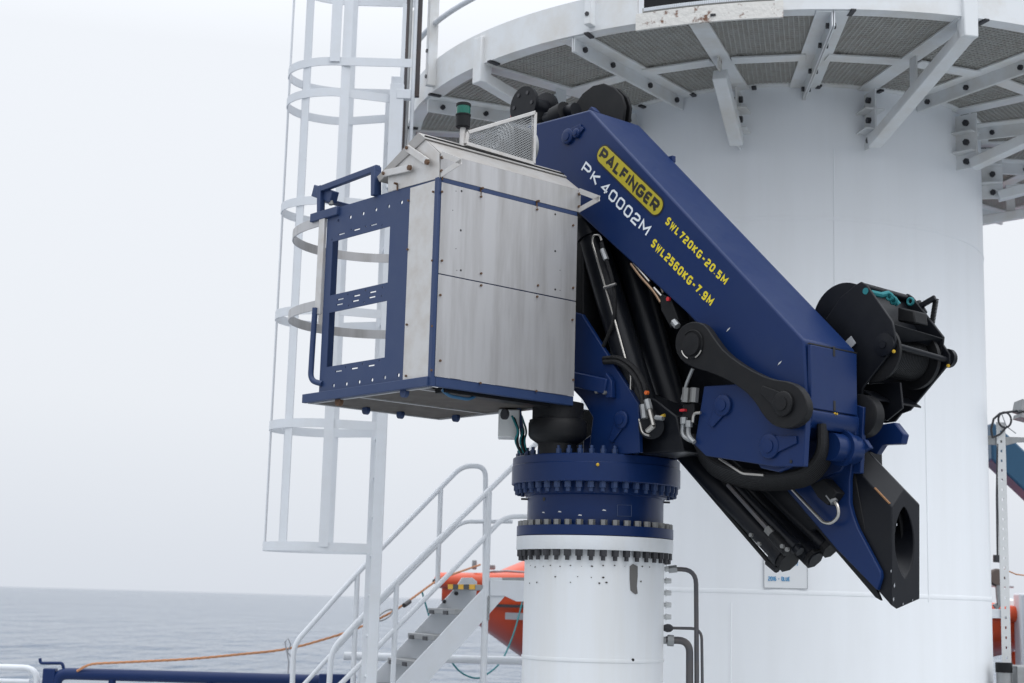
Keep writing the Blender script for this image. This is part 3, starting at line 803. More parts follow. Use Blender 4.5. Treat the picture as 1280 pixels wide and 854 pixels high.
# extra ends with facets
for x, y, v, r in ((985, 700, .2, .07), (1016, 697, .26, .06), (1036, 686, .3, .05)):
    P = pv(x, y, v); d = (pv(987, 702, .2)-pv(840, 548, .2)).normalized()
    MB().tube([P-d*.05, P+d*.015], r, 8).build('end_gland', BLACKM, outer)
# blue base plate of the outer boom
op = [(1066, 551), (1081, 549), (1088, 560), (1066, 572), (1062, 600), (1062, 629), (1066, 645), (1072, 661), (1100, 714), (1101, 721), (1096, 738), (1045, 686), (985, 615), (960, 575), (1020, 550)]
obp = MB().prism([pv(*p, .20) for p in op], CV*.03).build('outer_boom_plate', NAVY, cr_, .005)
MB().prism([pv(*p, .232) for p in ((1062, 560), (1096, 738), (1101, 751), (1094, 747), (985, 620), (960, 575))], CV*.02).build('wear_strip', BLACKM, cr_, .003)
# black telescopic section with open end
ux = 1.86
hexa = [(1115, 634), (1130, 611), (1150, 631), (1150, 749), (1121, 762), (1114, 757)]
hp = [pu(*p, ux) for p in hexa]
hp[4] = hp[4].lerp(hp[5], .0)
back = (-CU*math.cos(R(43))+ZZ*math.sin(R(43)))
# lower edge rises along the boom, upper edge follows it
tele = MB().prism(hp, back*.75).build('telescopic_section', BLACK, cr_)
cc = pu(1131, 690, ux)
hol = []
for i in range(28):
    a = 2*math.pi*i/28
    x_ = math.copysign(abs(math.cos(a))**1.5, math.cos(a)); y_ = math.sin(a)
    hol.append(cc + CV*x_*.080 + ZZ*y_*.175 + CU*.05)
cut(tele, MB().prism(hol, back*.45))
tele.data.shade_smooth(); tele.data.set_sharp_from_angle(angle=R(35))
bv = tele.modifiers.new('edge', 'BEVEL'); bv.width = .006; bv.segments = 2; bv.limit_method = 'ANGLE'; bv.angle_limit = R(38)
for k in range(3):
    mb = MB(); ring = [cc+CV*math.cos(2*math.pi*i/24)*(.088-.008*k)+ZZ*math.sin(2*math.pi*i/24)*(.165-.012*k)+back*(.10+.09*k) for i in range(25)]
    mb.tube(ring, .012, 8, cap=False); mb.build('inner_rib', BLACKM, tele)
for (x, y, s_) in ((1117, 735, 1.3), (1113, 716, .9), (1120, 658, .9), (1116, 752, 1.2), (1128, 757, .8), (1140, 752, .7)):
    P = pu(x, y, ux)+CU*.003
    mb = MB(); mb.prism([P, P+CV*.006*s_+ZZ*.007*s_, P+CV*.004*s_+ZZ*.018*s_, P-CV*.003*s_+ZZ*.010*s_], CU*.0008)
    mb.build('scuff', GREYB, tele, smooth=False)
MB().bar(hp[0]+back*.02+ZZ*.004+CV*.004, hp[0]+back*.14+ZZ*.004+CV*.004, .014, .006).build('worn_edge', mat('worn_brown', (.28, .14, .06), .7), tele)
# bracket + sensor box + bent pipe on the blue plate
MB().prism([pv(*p, .13) for p in ((1012, 606), (1030, 598), (1046, 616), (1034, 632), (1022, 622))], CV*.08).build('sensor_box', BLACKM, obp, .006)
hose([(986, 607), (1030, 654), (1040, 654), (1049, 645), (1047, 632), (1042, 626)], .15, .009, STEEL, 'bent_pipe', obp, .04)
MB().tube([pv(1043, 628, .15), pv(1036, 619, .15)], .022, 7).build('coupling', GALV, obp)
# knuckle torque tube and far discs
MB().lathe(pv(1036, 558, .0), CV, [(.07, -.0), (.07, .09), (.09, .091), (.09, .12), (.075, .121), (.075, .2)], 40).build('torque_tube', NAVY, cr_)
MB().lathe(pv(1076, 520, .25), CV, [(.10, -.02), (.11, -.015), (.11, .05), (.1, .055)], 36).build('pivot_disc', BLACKM, cr_)
# hose loop under the knuckle
for k in range(9):
    o_ = k*1.9
    hose([(866, 545+o_*.4), (885, 574+o_), (925, 590+o_*1.1), (970, 596+o_), (1008+o_*.6, 588+o_), (1026+o_*.9, 566+o_*.4), (1026+o_*.6, 530)], -.13+.03*k, .019, RUBBER, 'hose', cr_, .12)
hose([(899, 573), (928, 592), (955, 594)], -.15, .007, STEEL, 'steel_pipe', cr_, .02)
# far blue bracket
MB().prism([pv(*p, .42) for p in ((1085, 533), (1118, 528), (1130, 543), (1127, 555), (1103, 556), (1095, 568), (1075, 560))], CV*.05).build('far_bracket', NAVY, cr_, .006)

# ---- winch
wv0, wv1 = .31, .735
w1 = [(1068, 357), (1076, 352), (1083, 356), (1115, 402), (1117, 412), (1119, 424), (1118, 434), (1078, 485), (1072, 540), (1040, 500), (1012, 440), (1030, 402), (1050, 372)]
w2 = [(1127, 370), (1134, 367), (1140, 371), (1179, 421), (1178, 430), (1187, 443), (1187, 453), (1137, 513), (1126, 517), (1118, 527), (1105, 529), (1085, 520), (1085, 440), (1110, 390)]
wf = MB().prism([pv(*p, wv0) for p in w1], CV*.018).build('winch_frame', BLACK, cr_, .004)
MB().prism([pv(*p, wv1) for p in w2], CV*.018).build('winch_plate', BLACK, wf, .004)
def wx(p0, p1, r, name='cross_rod', material=BLACK):
    A, B = pv(*p0, wv0+.01), pv(*p1, wv1+.01)
    return MB().cyl(A, B, r, 14).build(name, material, wf)
wx((1076, 357), (1134, 373), .018); wx((1117, 431), (1183, 450), .016)
A, B = pv(1115, 404, wv0+.016), pv(1179, 423, wv1-.002)
dn = (pv(1119, 424, wv0)-pv(1115, 402, wv0))
MB().prism([A, B, B+dn*1.05-CU*.02, B+dn*.5-CU*.05, A+dn*.5-CU*.05, A+dn*1.05-CU*.02], -CU*.012).build('cross_channel', BLACK, wf, .003)
PA = pv(1054, 400, .335)
MB().lathe(PA, CV, [(.20, 0), (.20, .025), (.08, .03)], 48).build('drum_flange', BLACK, wf)
dc = pv(1090, 440, wv0)
MB().lathe(dc, CV, [(.155, .02), (.155, .04), (.10, .042), (.10, .36), (.155, .362), (.155, .39)], 40).build('drum', BLACKM, wf)
mb = MB()
for k in range(22):
    c_ = dc+CV*(.055+.0135*k); mb.tube([c_+(CU*math.cos(2*math.pi*i/28)+ZZ*math.sin(2*math.pi*i/28))*.107 for i in range(29)], .0075, 6, cap=False)
mb.build('wire_rope', BLACKM, wf)
MB().lathe(pv(1106, 431, wv0), -CV, [(.06, 0), (.06, .012), (.02, .016), (.02, .022)], 28).build('bearing_cap', BLACK, wf)
MB().lathe(pv(1180, 447, wv1), CV, [(.05, .02), (.05, .05), (.02, .055)], 24).build('bearing_cap', BLACK, wf)
MB().prism([pv(*p, .5) for p in ((1122, 384), (1142, 388), (1144, 404), (1122, 402))], CV*.12).build('motor', BLACKM, wf, .008)
mb = MB(); mb.tube([pv(1088, 366, .36), pv(1102, 369, .42), pv(1110, 367, .46), pv(1117, 374, .5), pv(1123, 381, .52)], .016, 8); mb.build('teal_rope', TEAL, wf)
for x, y, v in ((1112, 371, .45), (1117, 376, .49), (1138, 377, .66)):
    mb = MB(); c_ = pv(x, y, v); mb.tube([c_+(CU*math.cos(2*math.pi*i/12)+ZZ*math.sin(2*math.pi*i/12))*.018 for i in range(13)], .007, 6, cap=False); mb.build('rope_knot', TEAL, wf)
MB().lathe(pv(1082, 364, wv0), -CV, [(.018, 0), (.018, .002)], 14).build('paint_mark', TEAL, wf)
MB().bar(pv(1060, 424, .30), pv(1066, 433, .30), .05, .004, CV).build('data_plate', GREYB, wf)
MB().bar(pv(1150, 383, .76), pv(1169, 372, .76), .02, .028).build('lever_arm', BLACK, wf, .003)
MB().cyl(pv(1155, 392, .77), pv(1147, 378, .77), .02, 10).build('lever_hub', BLACK, wf)
A, B = pv(1170, 373, .78), pv(1165, 405, .78); mb = MB(); ax = (B-A); x_ = ax.orthogonal().normalized(); y_ = ax.normalized().cross(x_)
mb.tube([A+ax*(i/160)+(x_*math.cos(i*.7)+y_*math.sin(i*.7))*.013 for i in range(161)], .0035, 5); mb.build('spring', BLACKM, wf)
MB().prism([pv(*p, wv0+.02) for p in ((1066, 362), (1074, 360), (1100, 425), (1092, 430))], CV*(wv1-wv0-.024)).build('back_plate', BLACK, wf)
# lower guard plate under the drum
MB().prism([pv(1078, 487, wv0+.02), pv(1095, 498, wv0+.02), pv(1095, 498, wv0+.02)+CV*.4, pv(1078, 487, wv0+.02)+CV*.4], -ZZ*.01).build('guard_plate', BLACK, wf)
MB().prism([pv(*p, .45) for p in ((1078, 480), (1125, 478), (1128, 510), (1108, 526), (1080, 522))], CV*.015).build('guard_plate', BLACK, wf, .003)
grease(pv(1117, 439, wv0-.003), V((0, -1, -.4)), wf); grease(pv(1185, 457, wv1), V((0, -1, -.4)), wf)

# ---- head sheave and hose reels at the boom tip
sh = [(704, 150), (716, 134), (728, 117), (741, 107), (754, 104), (767, 109), (777, 119), (781, 132), (779, 150), (772, 165), (735, 175)]
hd = MB().prism([pv(*p, .27) for p in sh], CV*.02).build('sheave_plate', BLACKM, cr_, .006)
MB().prism([pv(*p, .27)+CV*.05 for p in sh], CV*.02).build('sheave_plate', BLACKM, cr_, .006)
MB().lathe(pv(748, 138, .29), CV, [(.15, 0), (.135, .012), (.15, .026)], 40).build('sheave', RUBBER, hd)
MB().prism([pv(*p, .0) for p in ((733, 140), (739, 133), (745, 139), (742, 146))], CV*.04).build('head_lug', NAVY, boom, .004)
PR_ = pv(668, 136, .12)
reel = MB().lathe(PR_, CV, [(.115, -.10), (.125, -.1), (.125, -.075), (.075, -.07), (.075, .07), (.125, .075), (.125, .1), (.115, .1)], 40).build('cable_reel', BLACK, cr_)
for k in range(6):
    a = 2*math.pi*k/6; MB().lathe(PR_+(CU*math.cos(a)+ZZ*math.sin(a))*.085-CV*.101, CV, [(.013, -.004), (.013, .002)], 10).build('reel_bolt', BOLT, reel)
MB().cyl(pv(685, 150, .1), pv(720, 138, .1), .05, 16).build('reel_shaft', BLACK, cr_)
MB().cyl(pv(695, 148, .08), pv(708, 141, .08), .075, 18).build('reel_shaft', BLACKM, cr_)
MB().bar(pv(640, 146, .1), pv(657, 142, .1), .03, .012).build('orange_tag', ORANGE, cr_, .003)

# ------------------------------------------------------------------ control cabin (part of the crane)
UB, VA = .20, -1.39                     # panel face (u = UB) and ladder-side face (v = VA)
zlo, zhi = pu(718, 508, UB).z, pu(718, 265, UB).z
vfar = lv(pu(718, 380, UB)); ul = lu(pv(404, 380, VA))
zA = lambda x, y: pv(x, y, VA).z
uA = lambda x, y=380: lu(pv(x, y, VA))
cab = MB()
def rectA(u0, u1, z0, z1, dep=.006, off=0): return ([L(u0, VA+off, z0), L(u1, VA+off, z0), L(u1, VA+off, z1), L(u0, VA+off, z1)], CV*dep)
# perforated blue front plate with two real openings
plate = MB(); plate.prism(*rectA(ul, UB-.004, zlo+.03, zhi, .006))
plate = plate.build('cabin_frame', NAVYM, cr_)
def cutrectA(pts, dep=.08): return [pv(*p, VA)-CV*.03 for p in pts], CV*dep
cm = MB()
zu_t, zu_b = zA(450, 293), zA(450, 361); zl_t, zl_b = zA(450, 383), zA(450, 452)
uo0, uo1 = uA(412), uA(483.5)
cm.prism([L(uo0, VA-.03, zu_b), L(uo1, VA-.03, zu_b), L(uo1, VA-.03, zu_t), L(uo0, VA-.03, zu_t)], CV*.08)
cm.prism([L(uo0, VA-.03, zl_b), L(uo1, VA-.03, zl_b), L(uo1, VA-.03, zl_t), L(uo0, VA-.03, zl_t)], CV*.08)
for x, y in [(423, 276), (438, 271.5), (454, 267), (470, 262), (486, 258), (502, 253), (417, 482), (433, 480), (449, 477.5), (465, 475), (481, 472), (498, 469)]:
    cm.prism(circ(pv(x, y, VA)-CV*.03, CV, .0105, 10), CV*.08)
for x, y in [(439, 287), (457, 283), (477.5, 281.5), (415, 300), (478, 359), (457, 363), (435, 368), (477, 370), (455, 378), (436, 382), (432, 459), (453, 455), (474, 451)]:
    cm.prism(circ(pv(x, y, VA)-CV*.03, CV, .005, 8), CV*.08)
for x, y in [(427, 292.5), (446, 287), (467, 281), (425.5, 374), (446, 369.5), (466, 365), (423, 464), (443, 460.5), (464, 457), (424.5, 380.5), (444.5, 376), (465, 371.5)]:
    P = pv(x, y, VA)-CV*.03
    cm.prism([P+CU*.03-ZZ*.004, P+CU*.03+ZZ*.004, P-CU*.03+ZZ*.004, P-CU*.03-ZZ*.004], CV*.08)
cut(plate, cm)
plate.data.set_sharp_from_angle(angle=R(30))
cab = plate
def cb(name, mb, material=NAVYM, bevel=.003): return mb.build(name, material, cab, bevel)
# jamb tube, rear frame posts, edge strips
cb('post', MB().box(L(ul+.02, VA+.034, (zlo+zhi)/2), CU*.036, CV*.052, ZZ*(zhi-zlo-.02)))
cb('top_rail', MB().bar(L(uA(391, 268), VA-.004, zhi-.022), L(ul+.12, VA-.004, zhi-.022), .03, .05))
cb('bottom_rail', MB().bar(L(uA(381, 503), VA-.006, zlo+.025), L(UB-.01, VA-.006, zlo+.025), .03, .05))
cb('corner_post', MB().box(L(UB-.006, VA+.006, (zlo+zhi)/2), CU*.03, CV*.03, ZZ*(zhi-zlo)))
cb('bottom_rail', MB().bar(L(UB-.006, VA+.022, zlo+.027), L(UB-.006, vfar, zlo+.027), .03, .052))
cb('top_rail', MB().bar(L(UB-.006, VA+.022, zhi-.012), L(UB-.006, vfar, zhi-.012), .03, .026))
cb('post', MB().box(L(ul+.02, vfar-.03, (zlo+zhi)/2), CU*.04, CV*.05, ZZ*(zhi-zlo)))
cb('bottom_rail', MB().bar(L(ul, vfar-.02, zlo+.025), L(UB-.03, vfar-.02, zlo+.025), .03, .05))
# aluminium panels
def rb(parent, P, n, r=.008): r *= .8; return piece('bolt', 'rust%.3f' % r, hexbolt(r, .008), RUSTB, parent, P, n)
us0, us1 = uA(508, 380), UB-.022
stp = MB().prism([L(us0, VA-.005, zlo+.052), L(us1, VA-.005, zlo+.052), L(us1, VA-.005, zhi-.014), L(us0, VA-.005, zhi-.014)], CV*.005).build('side_panel', ALUW, cab, .001)
for x, y in ((511, 251), (542, 240), (510, 312), (541, 326), (509, 406), (541, 408), (508, 470), (540, 463)): rb(stp, pv(x, y, VA-.005), -CV)
zmid = pu(548, 343, UB).z
zm2 = zmid
def panelB(z0, z1, name):
    return MB().prism([L(UB+.010, VA+.012, z0), L(UB+.010, vfar-.002, z0), L(UB+.010, vfar-.002, z1), L(UB+.010, VA+.012, z1)], CU*.004).build(name, ALU, cab, .001)
cb('mid_rail', MB().bar(L(UB-.008, VA+.022, zmid), L(UB-.008, vfar, zmid), .03, .04))
pu_ = panelB(zmid+.003, zhi-.026, 'front_panel'); pl_ = panelB(zlo+.053, zmid-.003, 'front_panel')
pB = lambda x, y: pu(x, y, UB+.0142)
for x, y in ((552, 240), (601, 246), (671, 262), (716, 282), (552, 326), (601, 342), (672, 357), (716, 360)): rb(pu_, pB(x, y), CU)
for x, y in ((550, 369), (601, 357), (671, 371), (715, 400), (550, 451), (600, 479), (670, 489), (716, 475)): rb(pl_, pB(x, y), CU)
for x, y in ((577, 239), (576, 288), (576, 338), (694, 268), (694, 314), (694, 362), (566, 263), (570, 239), (570, 311), (571, 338), (700, 338), (700, 363)):
    MB().lathe(pB(x, y)-CU*.0002, CU, [(.006 if x in (577, 576, 694) else .0025, 0), (.006 if x in (577, 576, 694) else .0025, .001)], 8).build('screw_hole', LETB, pu_)
# far wall, floor
MB().prism([L(-.45, vfar-.012, zlo+.05), L(UB-.03, vfar-.012, zlo+.05), L(UB-.03, vfar-.012, zhi-.03), L(-.45, vfar-.012, zhi-.03)], CV*.004).build('far_panel', ALU, cab)
um = (ul+UB)/2
for u0, u1, in ((ul-.1, um-.18), (um-.15, UB-.16)):
    MB().prism([L(u0, VA+.03, zlo+.004), L(u1, VA+.03, zlo+.004), L(u1, vfar-.04, zlo+.004), L(u0, vfar-.04, zlo+.004)], ZZ*.02).build('floor_panel', FLOORB, cab)
for u0 in (um-.165, UB-.145, ul-.11):
    cb('floor_bar', MB().bar(L(u0, VA+.01, zlo+.004), L(u0, vfar-.03, zlo+.004), .025, .012), ALU, 0)
cb('floor_bar', MB().bar(L(ul-.1, VA+.022, zlo+.001), L(UB-.03, VA+.022, zlo+.001), .02, .01), ALU, 0)
cb('floor_bar', MB().bar(L(ul-.1, vfar-.045, zlo+.001), L(UB-.03, vfar-.045, zlo+.001), .02, .01), ALU, 0)
cb('under_box', MB().box(L(UB-.08, VA+.5, zlo+.0), CU*.09, CV*.75, ZZ*.03), BLACKM)
mb = MB(); mb.tube(fillet([L(UB-.06, VA+.12, zlo), L(UB-.05, VA+.16, zlo-.03), L(UB-.05, VA+.3, zlo-.035), L(UB-.06, VA+.36, zlo)], .08), .009, 8)
mb.build('blue_hose', mat('blue_hose', (.02, .10, .2), .5), cab)
for du, dv in ((-.15, .02), (-.75, .02), (-.95, .35), (-.95, .6), (-.8, .9)):
    cb('foot_lug', MB().lathe(L(du+.1, VA+dv, zlo-.012), CV, [(.026, -.012), (.026, .012)], 14), NAVYM if dv > .1 or du > -.3 else RUSTB, 0)
# roof hood
zr = lambda x, y: pv(x, y, VA).z
gab = [(485, 240), (485, 219), (531, 174), (549, 191.5), (549, 222.5)]
gp_ = [pv(*p, VA-.004) for p in gab]
zg1 = gp_[3].z
MB().prism(gp_, CV*.004).build('hood_gable', ALUW, cab, .001)
u_r, z_r = lu(gp_[2]), gp_[2].z
u_l, z_l = lu(gp_[1]), gp_[1].z
dvr = CV*(vfar-VA+.02)
hf = MB().prism([L(UB+.006, VA+.002, zhi+.002), L(UB+.010, VA+.002, zhi+.002), L(UB+.010, VA+.002, zg1), L(UB+.006, VA+.002, zg1)], dvr).build('hood_front', ALU, cab)
for x, y in ((601, 236), (671, 252), (553, 217)): 
    piece('bolt', 'rustk', hexbolt(.007, .02), RUSTB, hf, pu(x, y, UB+.01), CU)
    MB().bar(pu(x, y, UB+.012), pu(x, y+8, UB+.012), .008, .004, CU).build('latch_strap', RUSTB, hf)
MB().prism([L(UB+.010, VA+.002, zg1+.0005), L(u_r, VA+.002, z_r), L(u_r, VA+.002, z_r-.006), L(UB+.004, VA+.002, zg1-.006)], dvr).build('hood_slope', ALUD, cab)
# seal and lid
MB().prism([L(u_r-.004, VA+.0, z_r+.001), L(u_l-.0, VA+.0, z_l+.001), L(u_l-.01, VA, z_l+.02), L(u_r-.004, VA, z_r+.024)], dvr).build('seal', RUBBER, cab)
ld = [(523, 165.5), (532, 173), (474, 227.5), (471, 221)]
lpts = [pv(*p, VA-.012) for p in ld]
MB().prism(lpts, dvr+CV*.02).build('lid', ALUD, cab, .002)
for a, b_ in (((509, 185), (535, 203)), ((480, 217), (513, 210))):
    st = MB().bar(pv(*a, VA-.022), pv(*b_, VA-.022), .012, .038, ZZ).build('lid_strut', ALUW, cab, .002)
    piece('bolt', 'rustb2', hexbolt(.016, .014), RUSTB, st, pv(*b_, VA-.026), -CV); piece('bolt', 'rustb3', hexbolt(.01, .01), RUSTB, st, pv(*a, VA-.026), -CV)
piece('bolt', 'rustk2', hexbolt(.007, .02), RUSTB, cab, pv(496.5, 230, VA-.005), -CV)
MB().bar(pv(496.5, 230, VA-.008), pv(496.5, 238, VA-.008), .008, .004, CV).build('latch_strap', RUSTB, cab)
# triangular hood stays at both ends
for vv in (VA+.004, vfar+.006):
    a, b_, c_ = L(UB+.012, vv, zg1-.005), L(UB+.012, vv, zhi+.012), L(UB+.18, vv, zhi+.05)
    tri = MB(); tri.bar(a, c_, .03, .004, CV); tri.bar(b_, c_, .03, .004, CV)
    tri.build('hood_stay', ALUW, cab)
    piece('bolt', 'rustb4', hexbolt(.009, .01), RUSTB, cab, a-ZZ*.02, CU); piece('bolt', 'rustb4', hexbolt(.009, .01), RUSTB, cab, b_+ZZ*.02, CU)
# mesh guard on the hood
ug = u_r-.02
gq = [pu(x, y, ug) for x, y in ((582, 180), (584, 166), (668, 141), (666, 205))]
mb = MB()
for i in range(4): mb.bar(gq[i], gq[(i+1) % 4], .02, .028 if i else .022, CU)
mg = mb.build('mesh_guard', ALUW, cab, .002)
mb = MB(); v0_, v1_ = lv(gq[0]), lv(gq[2]); zb0, zb1 = gq[0].z, gq[3].z; zt0_, zt1_ = gq[1].z, gq[2].z
def zlim(v): t = (v-v0_)/(v1_-v0_); return zb0+(zb1-zb0)*t, zt0_+(zt1_-zt0_)*t
nseg = 22
for k in range(-14, nseg+14):          # expanded metal diamonds
    for sgn in (1, -1):
        p_in = []
        for j in range(0, 41):
            t = j/40; z_ = min(zb0, zb1)+t*.42; v_ = v0_+(v1_-v0_)*k/nseg+sgn*t*.42*1.6
            if v0_ < v_ < v1_:
                a_, b2 = zlim(v_)
                if a_ < z_ < b2: p_in.append((v_, z_))
        if len(p_in) > 1:
            (va_, za_), (vb_, zb2) = p_in[0], p_in[-1]
            mb.bar(L(ug+.001*sgn, va_, za_), L(ug+.001*sgn, vb_, zb2), .004, .003, CU)
mb.build('wire_mesh', GALV, mg, smooth=False)
# hose reel behind the guard
RC = pv(638, 184, -.62)
hr = MB().lathe(RC, CV, [(.125, -.10), (.135, -.1), (.135, -.08), (.08, -.075), (.08, .07), (.135, .075), (.135, .1), (.125, .1)], 44).build('hose_reel', GALV, cr_)
for k in range(5):
    mb = MB(); mb.tube([RC-CV*.105+(CU*math.cos(2*math.pi*i/30)+ZZ*math.sin(2*math.pi*i/30))*(.03+.022*k) for i in range(31)], .008, 6, cap=False); mb.build('reel_rib', GALV, hr)
for k in range(5):
    mb = MB(); mb.tube([RC-CV*(.06-.03*k)+(CU*math.cos(2*math.pi*i/30)+ZZ*math.sin(2*math.pi*i/30))*.1 for i in range(31)], .018, 8, cap=False); mb.build('hose_coil', RUBBER, hr)
# signal lamp
P = pu(579, 147, ug-.02)
zl = lambda y: pu(579, y, ug-.02).z
sb = V((P.x, P.y, 0))
wl = MB().lathe(sb, ZZ, [(.036, zl(160)), (.04, zl(159)), (.04, zl(145.5)), (.043, zl(145)), (.043, zl(143.5)), (.036, zl(143.4))], 28).build('signal_lamp', BLACKM, cab)
MB().lathe(sb, ZZ, [(.038, zl(143.4)), (.039, zl(138)), (.038, zl(133.2))], 28).build('green_lens', GREEN, wl)
MB().lathe(sb, ZZ, [(.041, zl(133.2)), (.041, zl(130)), (.034, zl(129))], 28).build('lamp_cap', BLACKM, wl)
MB().tube([sb+ZZ*zl(160), sb+ZZ*zl(188)], .016, 10).build('lamp_stem', ALUW, wl)
# top handle frame, junction gadget, grab pipe
h0, h1_, h2, h3 = pv(401, 266, VA), pv(401, 237, VA), pv(470, 211, VA), pv(470, 245, VA)
mb = MB(); mb.bar(h0, h1_+ZZ*.02, .035, .035, CV); mb.bar(h1_-CU*.02, h2+CU*.02, .03, .035, ZZ); mb.bar(h3, h2+ZZ*.01, .035, .05, CV)
mb.build('handle_frame', NAVYM, cab, .003)
mb = MB(); mb.bar(pv(395, 239, VA+.03), pv(418, 247, VA+.03), .05, .07, ZZ); mb.bar(pv(405, 250, VA+.1), pv(435, 258, VA+.1), .03, .03, ZZ)
mb.build('hinge_block', NAVYM, cab, .004)
MB().cyl(pv(413, 245, VA+.02), pv(414, 256, VA+.02), .014, 8).build('hinge_pin', BOLTG, cab)
mb = MB(); mb.tube([pv(394, 385, VA-.02), pv(391.5, 420, VA-.02), pv(388, 476, VA-.02), pv(403, 480, VA-.0)], .0165, 12, fil=.09); mb.build('grab_pipe', NAVYM, cab)
# guard hoops at the open side
hz = (pv(400, 277, VA).z, pv(398, 381, VA).z)
hc = (VA+vfar)/2; hr_ = (vfar-VA)/2
cb('hoop_post', MB().box(L(ul-.035, VA-.006, (hz[0]+hz[1])/2-.02), CU*.055, CV*.02, ZZ*(hz[0]-hz[1]+.08)), ALUW)
for z_ in hz:
    pts = [L(ul-.04, VA+.004, z_)]
    for i in range(25):
        a = math.pi*i/24; pts.append(L(ul-.06-math.sin(a)**.75*.66, hc-math.cos(a)*hr_, z_))
    pts.append(L(ul-.01, vfar, z_))
    MB().strip(pts, .055, .008).build('guard_hoop', ALU, cab)
pts = [L(ul-.09-.37-.006, hc+dv, 0) for dv in (0,)]
MB().bar(L(ul-.726, hc-.02, hz[0]), L(ul-.726, hc-.02, hz[1]), .01, .05, CV).build('hoop_strap', ALUW, cab)

# ------------------------------------------------------------------ caged ladder on the left
ly0, ly1 = 10.75, 11.2
lx = hy(478, 520, ly0).x
lt = thing('caged_ladder', 'white vertical ladder with safety cage hoops rising to the ring walkway', 'ladder', V((lx, 11, 0)))
zbot, ztop = .0, 5.45
MB().bar(V((lx, ly0, zbot)), V((lx, ly0, ztop)), .075, .02, V((0, 1, 0))).build('rail', WHITE2, lt, .003)
MB().bar(V((lx-.075, ly1, zbot)), V((lx-.075, ly1, ztop)), .075, .02, V((0, 1, 0))).build('rail', WHITE2, lt, .003)
z_ = .3
while z_ < ztop-.1:
    MB().cyl(V((lx-.01, ly0, z_)), V((lx-.075, ly1, z_)), .013, 10).build('rung', WHITE2, lt); z_ += .281
cxl = lx-.42; cyl_ = (ly0+ly1)/2; cr2 = .345
hoopz = [hy(400, 684, ly0).z, hy(400, 531, ly0).z, hy(400, 391, ly0).z, hy(430, 256, ly0).z, hy(430, 122, ly0).z]
def hoop(z, xend, y0=None, y1=None):
    pts = [V((xend, cyl_-cr2, z))] if xend > lx else [V((xend, ly0, z))]
    for i in range(29):
        a = -math.pi/2 - math.pi*i/28
        pts.append(V((cxl+math.cos(a)*.40, cyl_+math.sin(a)*cr2, z)))
    pts.append(V((xend, cyl_+cr2, z)) if xend > lx else V((xend, ly1, z)))
    if xend <= lx: pts = fillet([pts[0], pts[2]]+pts[3:-2]+[pts[-1]], .0) if False else pts
    return pts
for z_ in hoopz: MB().strip(hoop(z_, lx-.03), .062, .008).build('cage_hoop', WHITE2, lt)
xe = hy(516, 85, ly0).x
for z_ in (hy(430, 78, ly0-.1).z, hy(430, 10, ly1).z+.1): MB().strip(hoop(z_, xe), .062, .008).build('cage_hoop', WHITE2, lt)
zc0, zc1 = hoopz[0], 7.2
def strapang(px, side):
    a = 120.0
    for _ in range(30):
        Y = cyl_+side*math.sin(R(a))*cr2; c_ = (hy(px, 600, Y).x-cxl)/.4
        a = math.degrees(math.acos(max(-1, min(1, c_))))
    return a*side
for a in (180, strapang(357, -1), strapang(356, 1), strapang(408, -1), strapang(415, 1)):
    c_, s_ = math.cos(R(a)), math.sin(R(a))
    P = V((cxl+c_*.393, cyl_+s_*(cr2-.007), 0))
    MB().bar(P+ZZ*zc0, P+ZZ*zc1, .065, .007, V((c_, s_, 0))).build('cage_strap', WHITE2, lt)
mb = MB(); P = V((cxl-.02, cyl_-cr2-.012, 0)); mb.bar(P+ZZ*hy(440, 85, ly0).z, P+ZZ*hy(440, 8, ly0).z, .075, .007, V((0, 1, 0))); mb.build('splice_strap', WHITE2, lt)
# ladder head: stiles, dark channel and gate pipes beside the walkway
P = hy(495, 150, ly0-.02)
MB().bar(V((P.x, P.y, 4.6)), V((P.x, P.y, hy(495, 107, ly0).z)), .1, .05, V((0, 1, 0))).build('head_stile', WHITE2, lt, .003)
MB().bar(V((P.x, P.y, hy(505, 120, ly0).z)), V((hy(514, 120, ly0).x, P.y, hy(505, 120, ly0).z)), .06, .07, ZZ).build('head_bracket', WHITE2, lt, .003)
for x, r, mt, zt_ in ((510.5, .012, GALV, 5.62), (517, .014, WHITE2, 7), (507, .012, DARKP, 5.6)):
    P = hy(x, 90, ly0+.1); MB().tube([V((P.x, P.y, 4.9)), V((P.x, P.y, 6.2))], r, 10).build('gate_pipe', mt, lt)
P = hy(522, 60, ly0+.15); MB().bar(V((P.x, P.y, 5.35)), V((P.x, P.y, 7.0)), .05, .04, V((0, 1, 0))).build('gate_channel', DARKP, lt, .003)
P = hy(503, 90, ly0+.1); MB().bar(V((P.x, P.y, 5.0)), V((P.x, P.y, 6.05)), .03, .02, V((0, 1, 0))).build('gate_bar', WHITE2, lt, .003)

# ------------------------------------------------------------------ staircase
sa = R(22); SA = V((math.cos(sa), math.sin(sa), 0)); SW_ = V((math.sin(sa), -math.cos(sa), 0))
S0 = hy(615, 730, 11.9); WID = .62
st = thing('ship_stairs', 'white steel staircase with pipe handrails and grey treads beside the pedestal', 'stairs', V((S0.x-1.6, S0.y, 0)))
def ps(x, y, off=0.0): return hpl(x, y, S0 + SW_*off, SW_)
near = [(632, 727), (626, 722), (612, 722), (603, 736), (543, 801), (440, 910), (480, 960), (540, 846), (607, 772), (631, 745)]
pn = [ps(*p) for p in near]
MB().prism(pn, SW_*.012).build('stringer', WHITE2, st, .003)
MB().prism([p - SW_*(WID) for p in pn], SW_*.012).build('stringer', WHITE2, st, .003)
tz = [ps(x, y, -WID) for x, y in ((560, 731), (534, 760), (509, 791), (484, 822), (459, 853), (434, 884), (409, 915))]
